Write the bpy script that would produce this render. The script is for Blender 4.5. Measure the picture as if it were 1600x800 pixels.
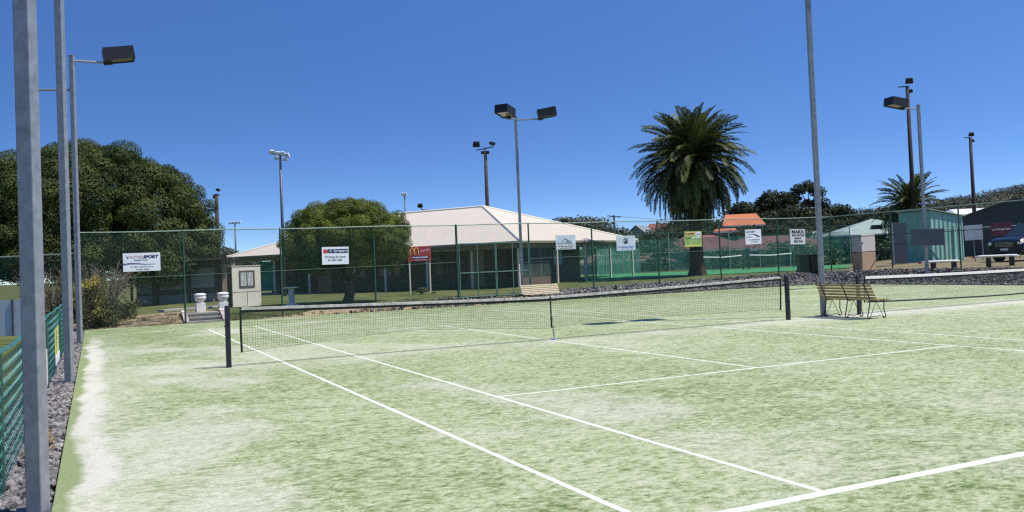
import bpy, math, random
import numpy as np
from mathutils import Vector, Matrix

# ------------------------------------------------------------------ clear
for o in list(bpy.data.objects):
    bpy.data.objects.remove(o)
scene = bpy.context.scene
col = scene.collection
rnd = random.Random(7)
PI = math.pi

# ------------------------------------------------------------------ camera
CX, CY, CZ = -8.5562, -16.4450, 1.6554
YAW, PITCH, ROLL, FPX, PPY = 0.441974, 0.025489, -0.041211, 1382.87, 374.6


def cam_axes():
    f = Vector((math.sin(YAW)*math.cos(PITCH), math.cos(YAW)*math.cos(PITCH), math.sin(PITCH)))
    r = Vector((math.cos(YAW), -math.sin(YAW), 0))
    u = r.cross(f)
    c, s = math.cos(ROLL), math.sin(ROLL)
    return c*r + s*u, -s*r + c*u, f


RX, UX, FX = cam_axes()
cam_d = bpy.data.cameras.new('camera')
cam = bpy.data.objects.new('camera', cam_d)
col.objects.link(cam)
m = Matrix((RX, UX, -FX)).transposed().to_4x4()
m.translation = (CX, CY, CZ)
cam.matrix_world = m
cam_d.sensor_width = 36
cam_d.lens = 36*FPX/1600
cam_d.shift_y = -(400-PPY)/1600
cam_d.clip_start = 0.1
cam_d.clip_end = 4000
scene.camera = cam

# ------------------------------------------------------------------ light
SUN_EL = math.radians(60)
SUN_DIR = Vector((0.82, -0.57, 0)).normalized()          # horizontal direction towards the sun
sun_vec = Vector((SUN_DIR.x*math.cos(SUN_EL), SUN_DIR.y*math.cos(SUN_EL), math.sin(SUN_EL)))
sd = bpy.data.lights.new('sun', 'SUN')
sd.energy = 4.4
sd.angle = math.radians(0.53)
sd.color = (1.0, 0.96, 0.90)
so = bpy.data.objects.new('sun', sd)
col.objects.link(so)
so.rotation_euler = sun_vec.to_track_quat('Z', 'Y').to_euler()
so.location = (0, 0, 40)

w = bpy.data.worlds.new('World')
scene.world = w
w.use_nodes = True
nt = w.node_tree
nt.nodes.clear()
N, L = nt.nodes, nt.links
tc = N.new('ShaderNodeTexCoord')
sep = N.new('ShaderNodeSeparateXYZ')
mz = N.new('ShaderNodeMath'); mz.operation = 'MAXIMUM'; mz.inputs[1].default_value = 0.0
ma = N.new('ShaderNodeMath'); ma.operation = 'MULTIPLY_ADD'; ma.inputs[1].default_value = 3.0; ma.inputs[2].default_value = 0.05
cmb = N.new('ShaderNodeCombineXYZ')
nrm = N.new('ShaderNodeVectorMath'); nrm.operation = 'NORMALIZE'
sky = N.new('ShaderNodeTexSky')
sky.sky_type = 'NISHITA'
sky.sun_disc = False
sky.sun_elevation = SUN_EL
sky.sun_rotation = math.atan2(SUN_DIR.x, SUN_DIR.y)
sky.altitude = 200
sky.air_density = 1.0
sky.dust_density = 0.15
sky.ozone_density = 2.2
hs = N.new('ShaderNodeHueSaturation'); hs.inputs['Hue'].default_value = 0.509; hs.inputs['Saturation'].default_value = 1.25; hs.inputs['Value'].default_value = 1.0
bg = N.new('ShaderNodeBackground'); bg.inputs['Strength'].default_value = 0.15
wo = N.new('ShaderNodeOutputWorld')
L.new(tc.outputs['Generated'], sep.inputs[0])
L.new(sep.outputs['Z'], mz.inputs[0]); L.new(mz.outputs[0], ma.inputs[0])
L.new(sep.outputs['X'], cmb.inputs['X']); L.new(sep.outputs['Y'], cmb.inputs['Y']); L.new(ma.outputs[0], cmb.inputs['Z'])
L.new(cmb.outputs[0], nrm.inputs[0]); L.new(nrm.outputs[0], sky.inputs['Vector'])
L.new(sky.outputs[0], hs.inputs['Color']); L.new(hs.outputs[0], bg.inputs['Color']); L.new(bg.outputs[0], wo.inputs[0])

scene.cycles.use_denoising = False
scene.cycles.filter_width = 1.3
scene.view_settings.view_transform = 'Standard'
scene.view_settings.look = 'None'
scene.view_settings.exposure = 0.28
scene.view_settings.gamma = 1.0
scene.view_settings.use_curve_mapping = False

# ------------------------------------------------------------------ placing helpers
RH = Vector((math.cos(YAW), -math.sin(YAW), 0))
FH = Vector((math.sin(YAW), math.cos(YAW), 0))
CAM = Vector((CX, CY, CZ))


def G(px, D, z=0.0):
    """world point at depth D and height z standing in the direction px"""
    dz = z-CZ
    s = (px-800)/FPX
    a0 = D*FH.dot(RX)+dz*RX.z
    b0 = D*FH.dot(FX)+dz*FX.z
    a = (s*b0-a0)/(RH.dot(RX)-s*RH.dot(FX))
    return CAM + RH*a + FH*D + Vector((0, 0, dz))


def P(px, py, D):
    d = FX + RX*((px-800)/FPX) - UX*((py-PPY)/FPX)
    return CAM + d*(D/d.dot(FH))


def ss(a, b, x):
    t = min(1, max(0, (x-a)/(b-a)))
    return t*t*(3-2*t)


def lin(x, pts):
    if x <= pts[0][0]:
        return pts[0][1]
    for (a, b), (c, d) in zip(pts, pts[1:]):
        if x <= c:
            return b+(d-b)*(x-a)/(c-a)
    return pts[-1][1]


TX0, TX1, TY1 = -8.88, 22.95, 16.2       # edges of the turf slab


def ground_z(x, y):
    """height of the terrain"""
    back = lin(x, [(-30, 0.05), (-9, 0.06), (-6.2, 0.24), (5, 0.29), (12, 0.38), (21, 0.5), (40, 0.5)])
    d = Vector((x-CX, y-CY, 0))
    D = d.dot(FH)
    s = d.dot(RH)/max(D, 1)
    right = lin(x, [(24.2, 0.55), (25.5, 0.62), (28.5, 0.75), (60, 0.8)])
    if D < 20:
        wr = 1.0
    else:
        wr = ss(0.37, 0.425, s)
    out_b = min(1, max(0, (y-16.2)/lin(x, [(-3.2, 1.7), (-1.0, 0.5)])))
    if -5.68 < x < -4.32 and y < 18.1:
        back = min(back, -0.12+0.30*max(0, (y-16.8)/1.3))
    out_r = min(1, max(0, (x-23.0)/1.3))
    zr = right*wr+back*(1-wr)
    base = -0.12
    if x < -8.9:
        left = -0.07+0.07*ss(-9.3, -11.5, x)
        if y > 16.2:
            return left+(back-left)*ss(16.2, 19, y)
        return left
    zb = base+(back-base)*out_b
    if x > 23.0:
        z1 = base+(zr-base)*out_r
        if y > 16.2:
            zt = zr
            return max(zb, z1) if x < 24.3 else zt
        return z1
    return zb


# ------------------------------------------------------------------ materials
MATS = {}


def _nt(name):
    mt = bpy.data.materials.new(name)
    mt.use_nodes = True
    t = mt.node_tree
    b = t.nodes['Principled BSDF']
    return mt, t, b


def noise(t, vec, scale, detail=3, rough=0.55, dist=0.0):
    n = t.nodes.new('ShaderNodeTexNoise')
    n.inputs['Scale'].default_value = scale
    n.inputs['Detail'].default_value = detail
    n.inputs['Roughness'].default_value = rough
    n.inputs['Distortion'].default_value = dist
    if vec is not None:
        t.links.new(vec, n.inputs['Vector'])
    return n.outputs['Fac']


def ramp(t, fac, stops):
    r = t.nodes.new('ShaderNodeValToRGB')
    el = r.color_ramp.elements
    while len(el) < len(stops):
        el.new(0.5)
    for e, (p, c) in zip(el, stops):
        e.position = p
        e.color = (*c, 1) if len(c) == 3 else c
    t.links.new(fac, r.inputs[0])
    return r.outputs[0]


def mix(t, fac, a, b, mode='MIX'):
    n = t.nodes.new('ShaderNodeMix')
    n.data_type = 'RGBA'
    n.blend_type = mode
    for sock, v in ((n.inputs[0], fac), (n.inputs[6], a), (n.inputs[7], b)):
        if isinstance(v, (int, float)):
            sock.default_value = v
        elif isinstance(v, tuple):
            sock.default_value = (*v, 1) if len(v) == 3 else v
        else:
            t.links.new(v, sock)
    return n.outputs[2]


def mth(t, op, a, b=None, c=None):
    n = t.nodes.new('ShaderNodeMath')
    n.operation = op
    for i, v in enumerate((a, b, c)):
        if v is None:
            continue
        if isinstance(v, (int, float)):
            n.inputs[i].default_value = v
        else:
            t.links.new(v, n.inputs[i])
    return n.outputs[0]


def objco(t):
    n = t.nodes.new('ShaderNodeTexCoord')
    return n.outputs['Object']


def mapped(t, vec, scale=(1, 1, 1), rot=(0, 0, 0)):
    n = t.nodes.new('ShaderNodeMapping')
    n.inputs['Scale'].default_value = scale
    n.inputs['Rotation'].default_value = rot
    t.links.new(vec, n.inputs['Vector'])
    return n.outputs[0]


def bump(t, b, h, strength=0.3, dist=0.02):
    n = t.nodes.new('ShaderNodeBump')
    n.inputs['Strength'].default_value = strength
    n.inputs['Distance'].default_value = dist
    t.links.new(h, n.inputs['Height'])
    t.links.new(n.outputs[0], b.inputs['Normal'])


def solid(name, c, rough=0.6, metal=0.0, var=0.12, scale=6.0, spec=0.4, bmp=0.0):
    """a plain paint or metal with slight dirt variation"""
    mt, t, b = _nt(name)
    v = objco(t)
    f = noise(t, v, scale, 4, 0.6)
    lo = tuple(x*(1-var) for x in c)
    hi = tuple(min(1, x*(1+var)) for x in c)
    cc = ramp(t, f, [(0.3, lo), (0.7, hi)])
    t.links.new(cc, b.inputs['Base Color'])
    b.inputs['Roughness'].default_value = rough
    b.inputs['Metallic'].default_value = metal
    b.inputs['Specular IOR Level'].default_value = spec
    if bmp:
        bump(t, b, noise(t, v, scale*8, 3), bmp, 0.01)
    MATS[name] = mt
    return mt


def leafmat(name, lo, hi, trans=0.25, rough=0.62):
    mt, t, b = _nt(name)
    a = t.nodes.new('ShaderNodeAttribute')
    a.attribute_name = 'tone'
    cc = ramp(t, a.outputs['Fac'], [(0.0, lo), (1.0, hi)])
    t.links.new(cc, b.inputs['Base Color'])
    b.inputs['Roughness'].default_value = rough
    b.inputs['Specular IOR Level'].default_value = 0.2
    tr = t.nodes.new('ShaderNodeBsdfTranslucent')
    t.links.new(cc, tr.inputs['Color'])
    mx = t.nodes.new('ShaderNodeMixShader')
    mx.inputs[0].default_value = trans
    out = t.nodes['Material Output']
    t.links.new(b.outputs[0], mx.inputs[1]); t.links.new(tr.outputs[0], mx.inputs[2])
    t.links.new(mx.outputs[0], out.inputs[0])
    MATS[name] = mt
    return mt


def turf_material():
    mt, t, b = _nt('sand_dusted_turf')
    v = objco(t)
    sx = t.nodes.new('ShaderNodeSeparateXYZ')
    t.links.new(v, sx.inputs[0])
    X, Y = sx.outputs['X'], sx.outputs['Y']
    # anisotropic flecks, drag-brush direction across the court
    va = mapped(t, v, (1.0, 1.45, 1.0), (0, 0, math.radians(25)))
    big = noise(t, v, 0.25, 3, 0.6, 0.5)
    mid = noise(t, va, 1.5, 4, 0.62, 0.3)
    fle = noise(t, va, 4.6, 4, 0.70, 0.8)
    fle2 = noise(t, va, 12.0, 3, 0.7, 0.5)
    grain = noise(t, v, 42.0, 4, 0.85)
    grain2 = noise(t, v, 130.0, 2, 0.85)
    dk = (0.130, 0.180, 0.064)
    md = (0.282, 0.333, 0.160)
    pale = (0.425, 0.46, 0.275)
    sand = (0.60, 0.575, 0.475)
    f = mth(t, 'MULTIPLY', fle, 0.30)
    f = mth(t, 'MULTIPLY_ADD', mid, 0.13, f)
    f = mth(t, 'MULTIPLY_ADD', big, 0.11, f)
    f = mth(t, 'MULTIPLY_ADD', fle2, 0.46, f)
    # greener away behind the far baseline and along the left run
    gy = mth(t, 'MULTIPLY_ADD', Y, 1/7.0, -8.0/7.0)
    gy = mth(t, 'MINIMUM', mth(t, 'MAXIMUM', gy, 0.0), 1.0)
    f = mth(t, 'MULTIPLY_ADD', gy, -0.03, f)
    gx = mth(t, 'MINIMUM', mth(t, 'MAXIMUM', mth(t, 'MULTIPLY_ADD', X, -0.6, -3.0), 0.0), 1.0)
    gx = mth(t, 'MULTIPLY', gx, mth(t, 'MINIMUM', mth(t, 'MAXIMUM', mth(t, 'MULTIPLY', Y, 0.4), 0.0), 1.0))
    f = mth(t, 'MULTIPLY_ADD', gx, -0.035, f)
    c = ramp(t, f, [(0.40, dk), (0.472, md), (0.535, pale), (0.62, (0.53, 0.55, 0.37))])
    # sand drifts: left edge, along the nets, random patches
    wob = mth(t, 'MULTIPLY_ADD', noise(t, v, 0.45, 4, 0.6), 2.4, -1.2)
    xe = mth(t, 'ADD', X, mth(t, 'MULTIPLY', wob, 0.26))
    d1 = mth(t, 'ABSOLUTE', mth(t, 'ADD', xe, 8.62))
    e1 = mth(t, 'MAXIMUM', mth(t, 'SUBTRACT', 1.5, mth(t, 'MULTIPLY', d1, 5.0)), mth(t, 'SUBTRACT', 0.42, mth(t, 'MULTIPLY', d1, 0.40)))
    yfade = mth(t, 'MINIMUM', mth(t, 'MAXIMUM', mth(t, 'MULTIPLY_ADD', Y, -0.16, 2.1), 0.0), 1.0)
    e1 = mth(t, 'MULTIPLY', mth(t, 'MULTIPLY', e1, yfade), mth(t, 'MULTIPLY_ADD', noise(t, v, 0.8, 5, 0.7, 0.6), 3.2, -0.75))
    ye = mth(t, 'ADD', Y, mth(t, 'MULTIPLY', wob, 0.5))
    d2 = mth(t, 'ABSOLUTE', mth(t, 'ADD', ye, 0.35))
    e2 = mth(t, 'MULTIPLY', mth(t, 'SUBTRACT', 0.62, mth(t, 'MULTIPLY', d2, 0.55)), mth(t, 'MULTIPLY_ADD', noise(t, v, 0.6, 4, 0.6, 0.5), 3.0, -0.95))
    # stronger by the bench and the second net
    xb = mth(t, 'MINIMUM', mth(t, 'MAXIMUM', mth(t, 'MULTIPLY_ADD', X, 0.25, -1.4), 0.0), 0.55)
    e2 = mth(t, 'ADD', e2, mth(t, 'MULTIPLY', mth(t, 'SUBTRACT', 1.0, mth(t, 'MULTIPLY', d2, 0.9)), xb))
    e = mth(t, 'MAXIMUM', mth(t, 'MAXIMUM', e1, e2), 0.0)
    # broad worn patches in the near left part
    pn = noise(t, v, 0.33, 4, 0.62, 0.5)
    pn = mth(t, 'MULTIPLY_ADD', pn, 4.2, -2.12)
    lf = mth(t, 'MINIMUM', mth(t, 'MAXIMUM', mth(t, 'MULTIPLY_ADD', X, -0.09, 0.50), 0.15), 1.0)
    pn = mth(t, 'MAXIMUM', mth(t, 'MULTIPLY', pn, lf), 0.0)
    e = mth(t, 'MAXIMUM', e, mth(t, 'MINIMUM', pn, 0.55))
    br = mth(t, 'MULTIPLY_ADD', mth(t, 'MULTIPLY_ADD', fle, 0.6, mth(t, 'MULTIPLY', fle2, 0.6)), 1.7, -0.06)
    br = mth(t, 'MULTIPLY', br, mth(t, 'MULTIPLY_ADD', grain, 0.8, 0.6))
    e = mth(t, 'MINIMUM', mth(t, 'MULTIPLY', e, br), 0.95)
    c = mix(t, e, c, sand)
    # unworn green strip at the very left edge
    ge = mth(t, 'MINIMUM', mth(t, 'MAXIMUM', mth(t, 'MULTIPLY_ADD', xe, -16.0, -139.8), 0.0), 1.0)
    c = mix(t, mth(t, 'MULTIPLY', ge, 0.9), c, (0.235, 0.285, 0.125))
    g = ramp(t, grain, [(0.25, (0.50, 0.53, 0.45)), (0.5, (1, 1, 1)), (0.75, (1.40, 1.38, 1.40))])
    c = mix(t, 0.75, c, g, 'MULTIPLY')
    g2 = ramp(t, grain2, [(0.2, (0.5, 0.54, 0.46)), (0.5, (1, 1, 1)), (0.8, (1.4, 1.4, 1.4))])
    c = mix(t, 0.8, c, g2, 'MULTIPLY')
    t.links.new(c, b.inputs['Base Color'])
    b.inputs['Roughness'].default_value = 0.95
    b.inputs['Specular IOR Level'].default_value = 0.1
    h = mth(t, 'ADD', mth(t, 'MULTIPLY', grain, 0.6), mth(t, 'MULTIPLY', fle, 1.2))
    bump(t, b, mth(t, 'ADD', h, grain2), 0.5, 0.012)
    return mt


def ground_material(name, c1, c2, c3, s=0.7):
    mt, t, b = _nt(name)
    v = objco(t)
    f = mth(t, 'ADD', mth(t, 'MULTIPLY', noise(t, v, s, 4, 0.6, 0.4), 0.6), mth(t, 'MULTIPLY', noise(t, v, s*9, 4, 0.7), 0.4))
    c = ramp(t, f, [(0.36, c1), (0.5, c2), (0.64, c3)])
    g = ramp(t, noise(t, v, 40, 3, 0.8), [(0.3, (0.7, 0.7, 0.7)), (0.7, (1.2, 1.2, 1.2))])
    c = mix(t, 0.7, c, g, 'MULTIPLY')
    t.links.new(c, b.inputs['Base Color'])
    b.inputs['Roughness'].default_value = 0.95
    b.inputs['Specular IOR Level'].default_value = 0.1
    bump(t, b, noise(t, v, 25, 4, 0.7), 0.6, 0.03)
    return mt


def ribbed(name, c, axis='X', pitch=0.076, strength=0.5, rough=0.45, var=0.08, depth=0.018, metal=0.0, stain=0.0):
    mt, t, b = _nt(name)
    v = objco(t)
    wv = t.nodes.new('ShaderNodeTexWave')
    wv.wave_type = 'BANDS'
    wv.bands_direction = axis
    wv.inputs['Scale'].default_value = 0.314/pitch
    wv.inputs['Distortion'].default_value = 0
    t.links.new(v, wv.inputs['Vector'])
    f = noise(t, v, 0.9, 4, 0.6)
    sc = (3, 3, 0.5)
    f2 = noise(t, mapped(t, v, sc), 2.0, 4, 0.65)
    cc = ramp(t, mth(t, 'ADD', mth(t, 'MULTIPLY', f, 0.5), mth(t, 'MULTIPLY', f2, 0.5)),
              [(0.35, tuple(x*(1-var-stain) for x in c)), (0.6, tuple(min(1, x*(1+var*0.5)) for x in c))])
    t.links.new(cc, b.inputs['Base Color'])
    b.inputs['Roughness'].default_value = rough
    b.inputs['Metallic'].default_value = metal
    bump(t, b, wv.outputs['Fac'], strength, depth)
    MATS[name] = mt
    return mt


def brickmat(name, c1, c2, mortar):
    mt, t, b = _nt(name)
    v = objco(t)
    sx = t.nodes.new('ShaderNodeSeparateXYZ'); t.links.new(v, sx.inputs[0])
    cb = t.nodes.new('ShaderNodeCombineXYZ')
    t.links.new(mth(t, 'ADD', sx.outputs['X'], sx.outputs['Y']), cb.inputs['X'])
    t.links.new(sx.outputs['Z'], cb.inputs['Y'])
    br = t.nodes.new('ShaderNodeTexBrick')
    t.links.new(cb.outputs[0], br.inputs['Vector'])
    br.inputs['Color1'].default_value = (*c1, 1)
    br.inputs['Color2'].default_value = (*c2, 1)
    br.inputs['Mortar'].default_value = (*mortar, 1)
    br.inputs['Scale'].default_value = 1.0
    br.inputs['Brick Width'].default_value = 0.24
    br.inputs['Row Height'].default_value = 0.086
    br.inputs['Mortar Size'].default_value = 0.008
    t.links.new(br.outputs['Color'], b.inputs['Base Color'])
    b.inputs['Roughness'].default_value = 0.9
    MATS[name] = mt
    return mt


def glass_dark(name, c=(0.02, 0.03, 0.035), rough=0.08):
    mt, t, b = _nt(name)
    b.inputs['Base Color'].default_value = (*c, 1)
    b.inputs['Roughness'].default_value = rough
    b.inputs['Specular IOR Level'].default_value = 0.6
    MATS[name] = mt
    return mt


def tilemat(name, c, axis='Z', pitch=0.17):
    return ribbed(name, c, axis, pitch, 0.6, 0.8, 0.2, 0.03)


M = {}
M['turf'] = turf_material()
M['lawn'] = ground_material('dry_lawn', (0.065, 0.085, 0.026), (0.105, 0.125, 0.040), (0.19, 0.175, 0.075))
M['shade_lawn'] = ground_material('lawn_green', (0.04, 0.07, 0.02), (0.07, 0.11, 0.03), (0.11, 0.14, 0.045))
M['soil'] = ground_material('dry_soil', (0.22, 0.17, 0.10), (0.34, 0.265, 0.16), (0.42, 0.335, 0.21), 1.5)
M['yard'] = ground_material('dirt_yard', (0.16, 0.14, 0.07), (0.24, 0.20, 0.11), (0.32, 0.25, 0.16), 0.5)
M['under'] = ground_material('dark_soil', (0.05, 0.045, 0.04), (0.07, 0.065, 0.06), (0.10, 0.09, 0.08), 2)
M['green_court'] = solid('green_hardcourt', (0.06, 0.24, 0.10), 0.9, 0, 0.15, 0.6, 0.1)
M['line'] = solid('white_turf_line', (0.70, 0.71, 0.59), 0.95, 0, 0.22, 22, 0.1)
M['steel'] = solid('galvanised_steel', (0.25, 0.26, 0.285), 0.45, 0.3, 0.2, 11)
M['steel_dark'] = solid('weathered_steel', (0.10, 0.115, 0.125), 0.5, 0.4, 0.15, 5)
M['black'] = solid('black_paint', (0.012, 0.012, 0.016), 0.5, 0, 0.2, 8)
M['navy'] = solid('navy_post_paint', (0.016, 0.016, 0.028), 0.4, 0, 0.2, 8)
M['cord'] = solid('black_net_cord', (0.02, 0.025, 0.02), 0.9)
M['cord_pale'] = solid('faded_net_cord', (0.16, 0.19, 0.14), 0.9)
M['band'] = solid('dirty_net_tape', (0.40, 0.385, 0.33), 0.9, 0, 0.4, 9)
M['band_white'] = solid('white_net_tape', (0.74, 0.70, 0.64), 0.8, 0, 0.12, 9)
M['fence_green'] = solid('green_fence_post', (0.03, 0.075, 0.052), 0.5, 0.1, 0.2, 5)
M['rail'] = solid('pale_green_rail', (0.25, 0.34, 0.28), 0.45, 0.1, 0.2, 3)
M['gate'] = solid('gate_pipe', (0.10, 0.19, 0.155), 0.45, 0.1, 0.2, 3)
M['wire'] = solid('green_wire', (0.030, 0.085, 0.060), 0.5)
M['teal_wire'] = solid('teal_wire', (0.035, 0.17, 0.145), 0.45, 0, 0.35, 3)
M['glasslamp'] = solid('lamp_glass', (0.24, 0.235, 0.17), 0.12)
M['wood_dark'] = solid('dark_timber_pole', (0.055, 0.04, 0.03), 0.85, 0, 0.3, 4)
M['slat'] = solid('weathered_bench_timber', (0.31, 0.245, 0.12), 0.8, 0, 0.25, 7, 0.2, 0.2)
M['cream_slat'] = solid('cream_bench_paint', (0.62, 0.52, 0.36), 0.7, 0, 0.12, 7, 0.2)
M['iron'] = solid('black_iron', (0.014, 0.016, 0.016), 0.5, 0.3)
M['cream'] = solid('cream_paint', (0.76, 0.72, 0.58), 0.7, 0, 0.08, 2)
M['white'] = solid('white_paint', (0.76, 0.75, 0.72), 0.6, 0, 0.07, 3)
M['concrete'] = solid('concrete', (0.40, 0.37, 0.32), 0.9, 0, 0.2, 6, 0.2, 0.3)
M['sign_white'] = solid('white_sign_board', (0.74, 0.75, 0.78), 0.5, 0, 0.04, 2)
M['sign_grey'] = solid('faded_sign_board', (0.52, 0.60, 0.65), 0.5, 0, 0.15, 4)
M['sign_red'] = solid('red_sign_board', (0.32, 0.032, 0.03), 0.5, 0, 0.1, 2)
M['sign_maroon'] = solid('maroon_sign_board', (0.10, 0.006, 0.02), 0.5, 0, 0.1, 2)
M['sign_lime'] = solid('lime_sign_board', (0.27, 0.40, 0.12), 0.5, 0, 0.25, 5)
M['sign_yellow'] = solid('yellow_banner', (0.55, 0.55, 0.12), 0.6)
M['sign_slate'] = solid('slate_board', (0.05, 0.062, 0.085), 0.6, 0, 0.12, 2)
M['sign_blank'] = solid('blank_grey_board', (0.50, 0.53, 0.54), 0.6, 0, 0.06, 3)
M['ink_navy'] = solid('navy_ink', (0.02, 0.02, 0.12), 0.6)
M['ink_black'] = solid('black_ink', (0.015, 0.015, 0.018), 0.6)
M['ink_red'] = solid('red_ink', (0.55, 0.03, 0.06), 0.6)
M['ink_pink'] = solid('faded_red_ink', (0.62, 0.32, 0.40), 0.6)
M['ink_grey'] = solid('grey_ink', (0.16, 0.18, 0.20), 0.6)
M['ink_blue'] = solid('blue_ink', (0.13, 0.22, 0.42), 0.6)
M['ink_gold'] = solid('gold_ink', (0.85, 0.50, 0.10), 0.5)
M['ink_white'] = solid('white_ink', (0.78, 0.78, 0.78), 0.6)
M['ink_green'] = solid('green_ink', (0.06, 0.25, 0.07), 0.6)
M['roof_x'] = ribbed('cream_corrugated_front', (0.66, 0.57, 0.44), 'X', 0.19, 0.2, 0.5, 0.05)
M['roof_y'] = ribbed('cream_corrugated_end', (0.66, 0.57, 0.44), 'Y', 0.19, 0.2, 0.5, 0.05)
M['fascia'] = solid('taupe_fascia', (0.24, 0.205, 0.155), 0.7)
M['brick'] = brickmat('brown_brick', (0.15, 0.09, 0.065), (0.115, 0.07, 0.05), (0.17, 0.15, 0.13))
M['post_tan'] = solid('verandah_post_paint', (0.60, 0.54, 0.43), 0.7)
M['door_tan'] = solid('tan_door', (0.36, 0.25, 0.14), 0.6)
M['glass'] = glass_dark('window_glass')
M['pale_glass'] = glass_dark('pale_curtain_glass', (0.30, 0.33, 0.34), 0.2)
M['teal_cloth'] = solid('teal_shade_cloth', (0.03, 0.22, 0.16), 0.9, 0, 0.25, 2, 0.1)
M['tealshed'] = ribbed('teal_corrugated_iron', (0.24, 0.48, 0.40), 'X', 0.30, 0.9, 0.6, 0.15, 0.06, 0, 0.12)
M['tealroof'] = ribbed('pale_green_roof', (0.33, 0.42, 0.36), 'X', 0.2, 0.5, 0.6, 0.15)
M['tealwall'] = solid('dark_green_wall', (0.035, 0.075, 0.06), 0.8)
M['charcoal'] = ribbed('charcoal_wall_sheet', (0.030, 0.036, 0.040), 'X', 0.25, 0.3, 0.7, 0.1)
M['maroonroof'] = tilemat('maroon_roof_tile', (0.21, 0.075, 0.075))
M['tanroof'] = tilemat('tan_roof_tile', (0.27, 0.20, 0.145))
M['orangeroof'] = tilemat('orange_roof_tile', (0.50, 0.16, 0.06))
M['brickred'] = tilemat('faded_red_roof', (0.26, 0.09, 0.06))
M['greyhouse'] = solid('grey_weatherboard', (0.22, 0.24, 0.27), 0.8)
M['panel'] = solid('blue_grey_panel', (0.42, 0.47, 0.50), 0.6, 0, 0.1, 2)
M['shelter_pale'] = solid('pale_shelter_board', (0.30, 0.30, 0.27), 0.8, 0, 0.15, 1)
M['shelter_brown'] = solid('brown_shelter_board', (0.13, 0.10, 0.08), 0.8, 0, 0.2, 3)
M['tan_wall'] = solid('tan_rendered_wall', (0.38, 0.29, 0.21), 0.8)
M['bin'] = solid('dark_bin_plastic', (0.012, 0.016, 0.016), 0.45)
M['cab_tan'] = solid('tan_cabinet', (0.46, 0.31, 0.21), 0.7, 0, 0.08, 2)
M['cab_cream'] = solid('pale_cabinet', (0.60, 0.55, 0.50), 0.7, 0, 0.08, 2)
M['car'] = solid('navy_car_paint', (0.006, 0.009, 0.016), 0.28, 0.1, 0.05, 2, 0.6)
M['chrome'] = solid('chrome', (0.6, 0.6, 0.62), 0.15, 0.9)
M['tyre'] = solid('tyre_rubber', (0.012, 0.012, 0.012), 0.8)
M['bark'] = solid('grey_bark', (0.10, 0.08, 0.06), 0.95, 0, 0.4, 5, 0.1, 0.8)
M['palm_bark'] = solid('palm_bark', (0.055, 0.042, 0.031), 0.95, 0, 0.45, 7, 0.1, 1.0)
M['twig'] = solid('dead_twig', (0.17, 0.135, 0.10), 0.9, 0, 0.3, 5)
M['wire_black'] = solid('overhead_cable', (0.03, 0.03, 0.035), 0.7)
M['white_lamp'] = solid('white_lamp_housing', (0.72, 0.74, 0.76), 0.35)
M['plate'] = solid('number_plate', (0.6, 0.62, 0.6), 0.5)
M['hillside'] = ground_material('hill_scrub', (0.05, 0.055, 0.03), (0.10, 0.09, 0.05), (0.22, 0.18, 0.10), 0.02)
M['leaf_dark'] = leafmat('dark_glossy_leaf', (0.018, 0.033, 0.008), (0.105, 0.135, 0.030))
M['leaf_mid'] = leafmat('mid_green_leaf', (0.035, 0.060, 0.010), (0.185, 0.215, 0.032))
M['leaf_gum'] = leafmat('gum_leaf', (0.020, 0.028, 0.012), (0.068, 0.080, 0.034), 0.15, 0.8)
M['leaf_hill'] = leafmat('hill_leaf', (0.06, 0.07, 0.05), (0.155, 0.16, 0.115), 0.1, 0.85)  # paler and greyer leaves, distance haze put into the colour
M['leaf_hedge'] = leafmat('hedge_leaf', (0.03, 0.055, 0.02), (0.10, 0.15, 0.06), 0.2)
M['leaf_yellow'] = leafmat('yellow_flower', (0.25, 0.21, 0.05), (0.56, 0.46, 0.13), 0.3)
M['leaf_olive'] = leafmat('olive_leaf', (0.045, 0.05, 0.02), (0.14, 0.14, 0.055), 0.2)
M['frond'] = leafmat('palm_frond', (0.020, 0.030, 0.008), (0.135, 0.155, 0.040), 0.15, 0.5)
M['frond_dead'] = leafmat('dead_palm_frond', (0.05, 0.035, 0.02), (0.16, 0.11, 0.055), 0.1)
M['stone'] = leafmat('grey_purple_stone', (0.045, 0.042, 0.045), (0.43, 0.395, 0.37), 0.0, 0.85)
M['straw'] = leafmat('straw_litter', (0.12, 0.09, 0.04), (0.36, 0.29, 0.15), 0.1)


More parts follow.
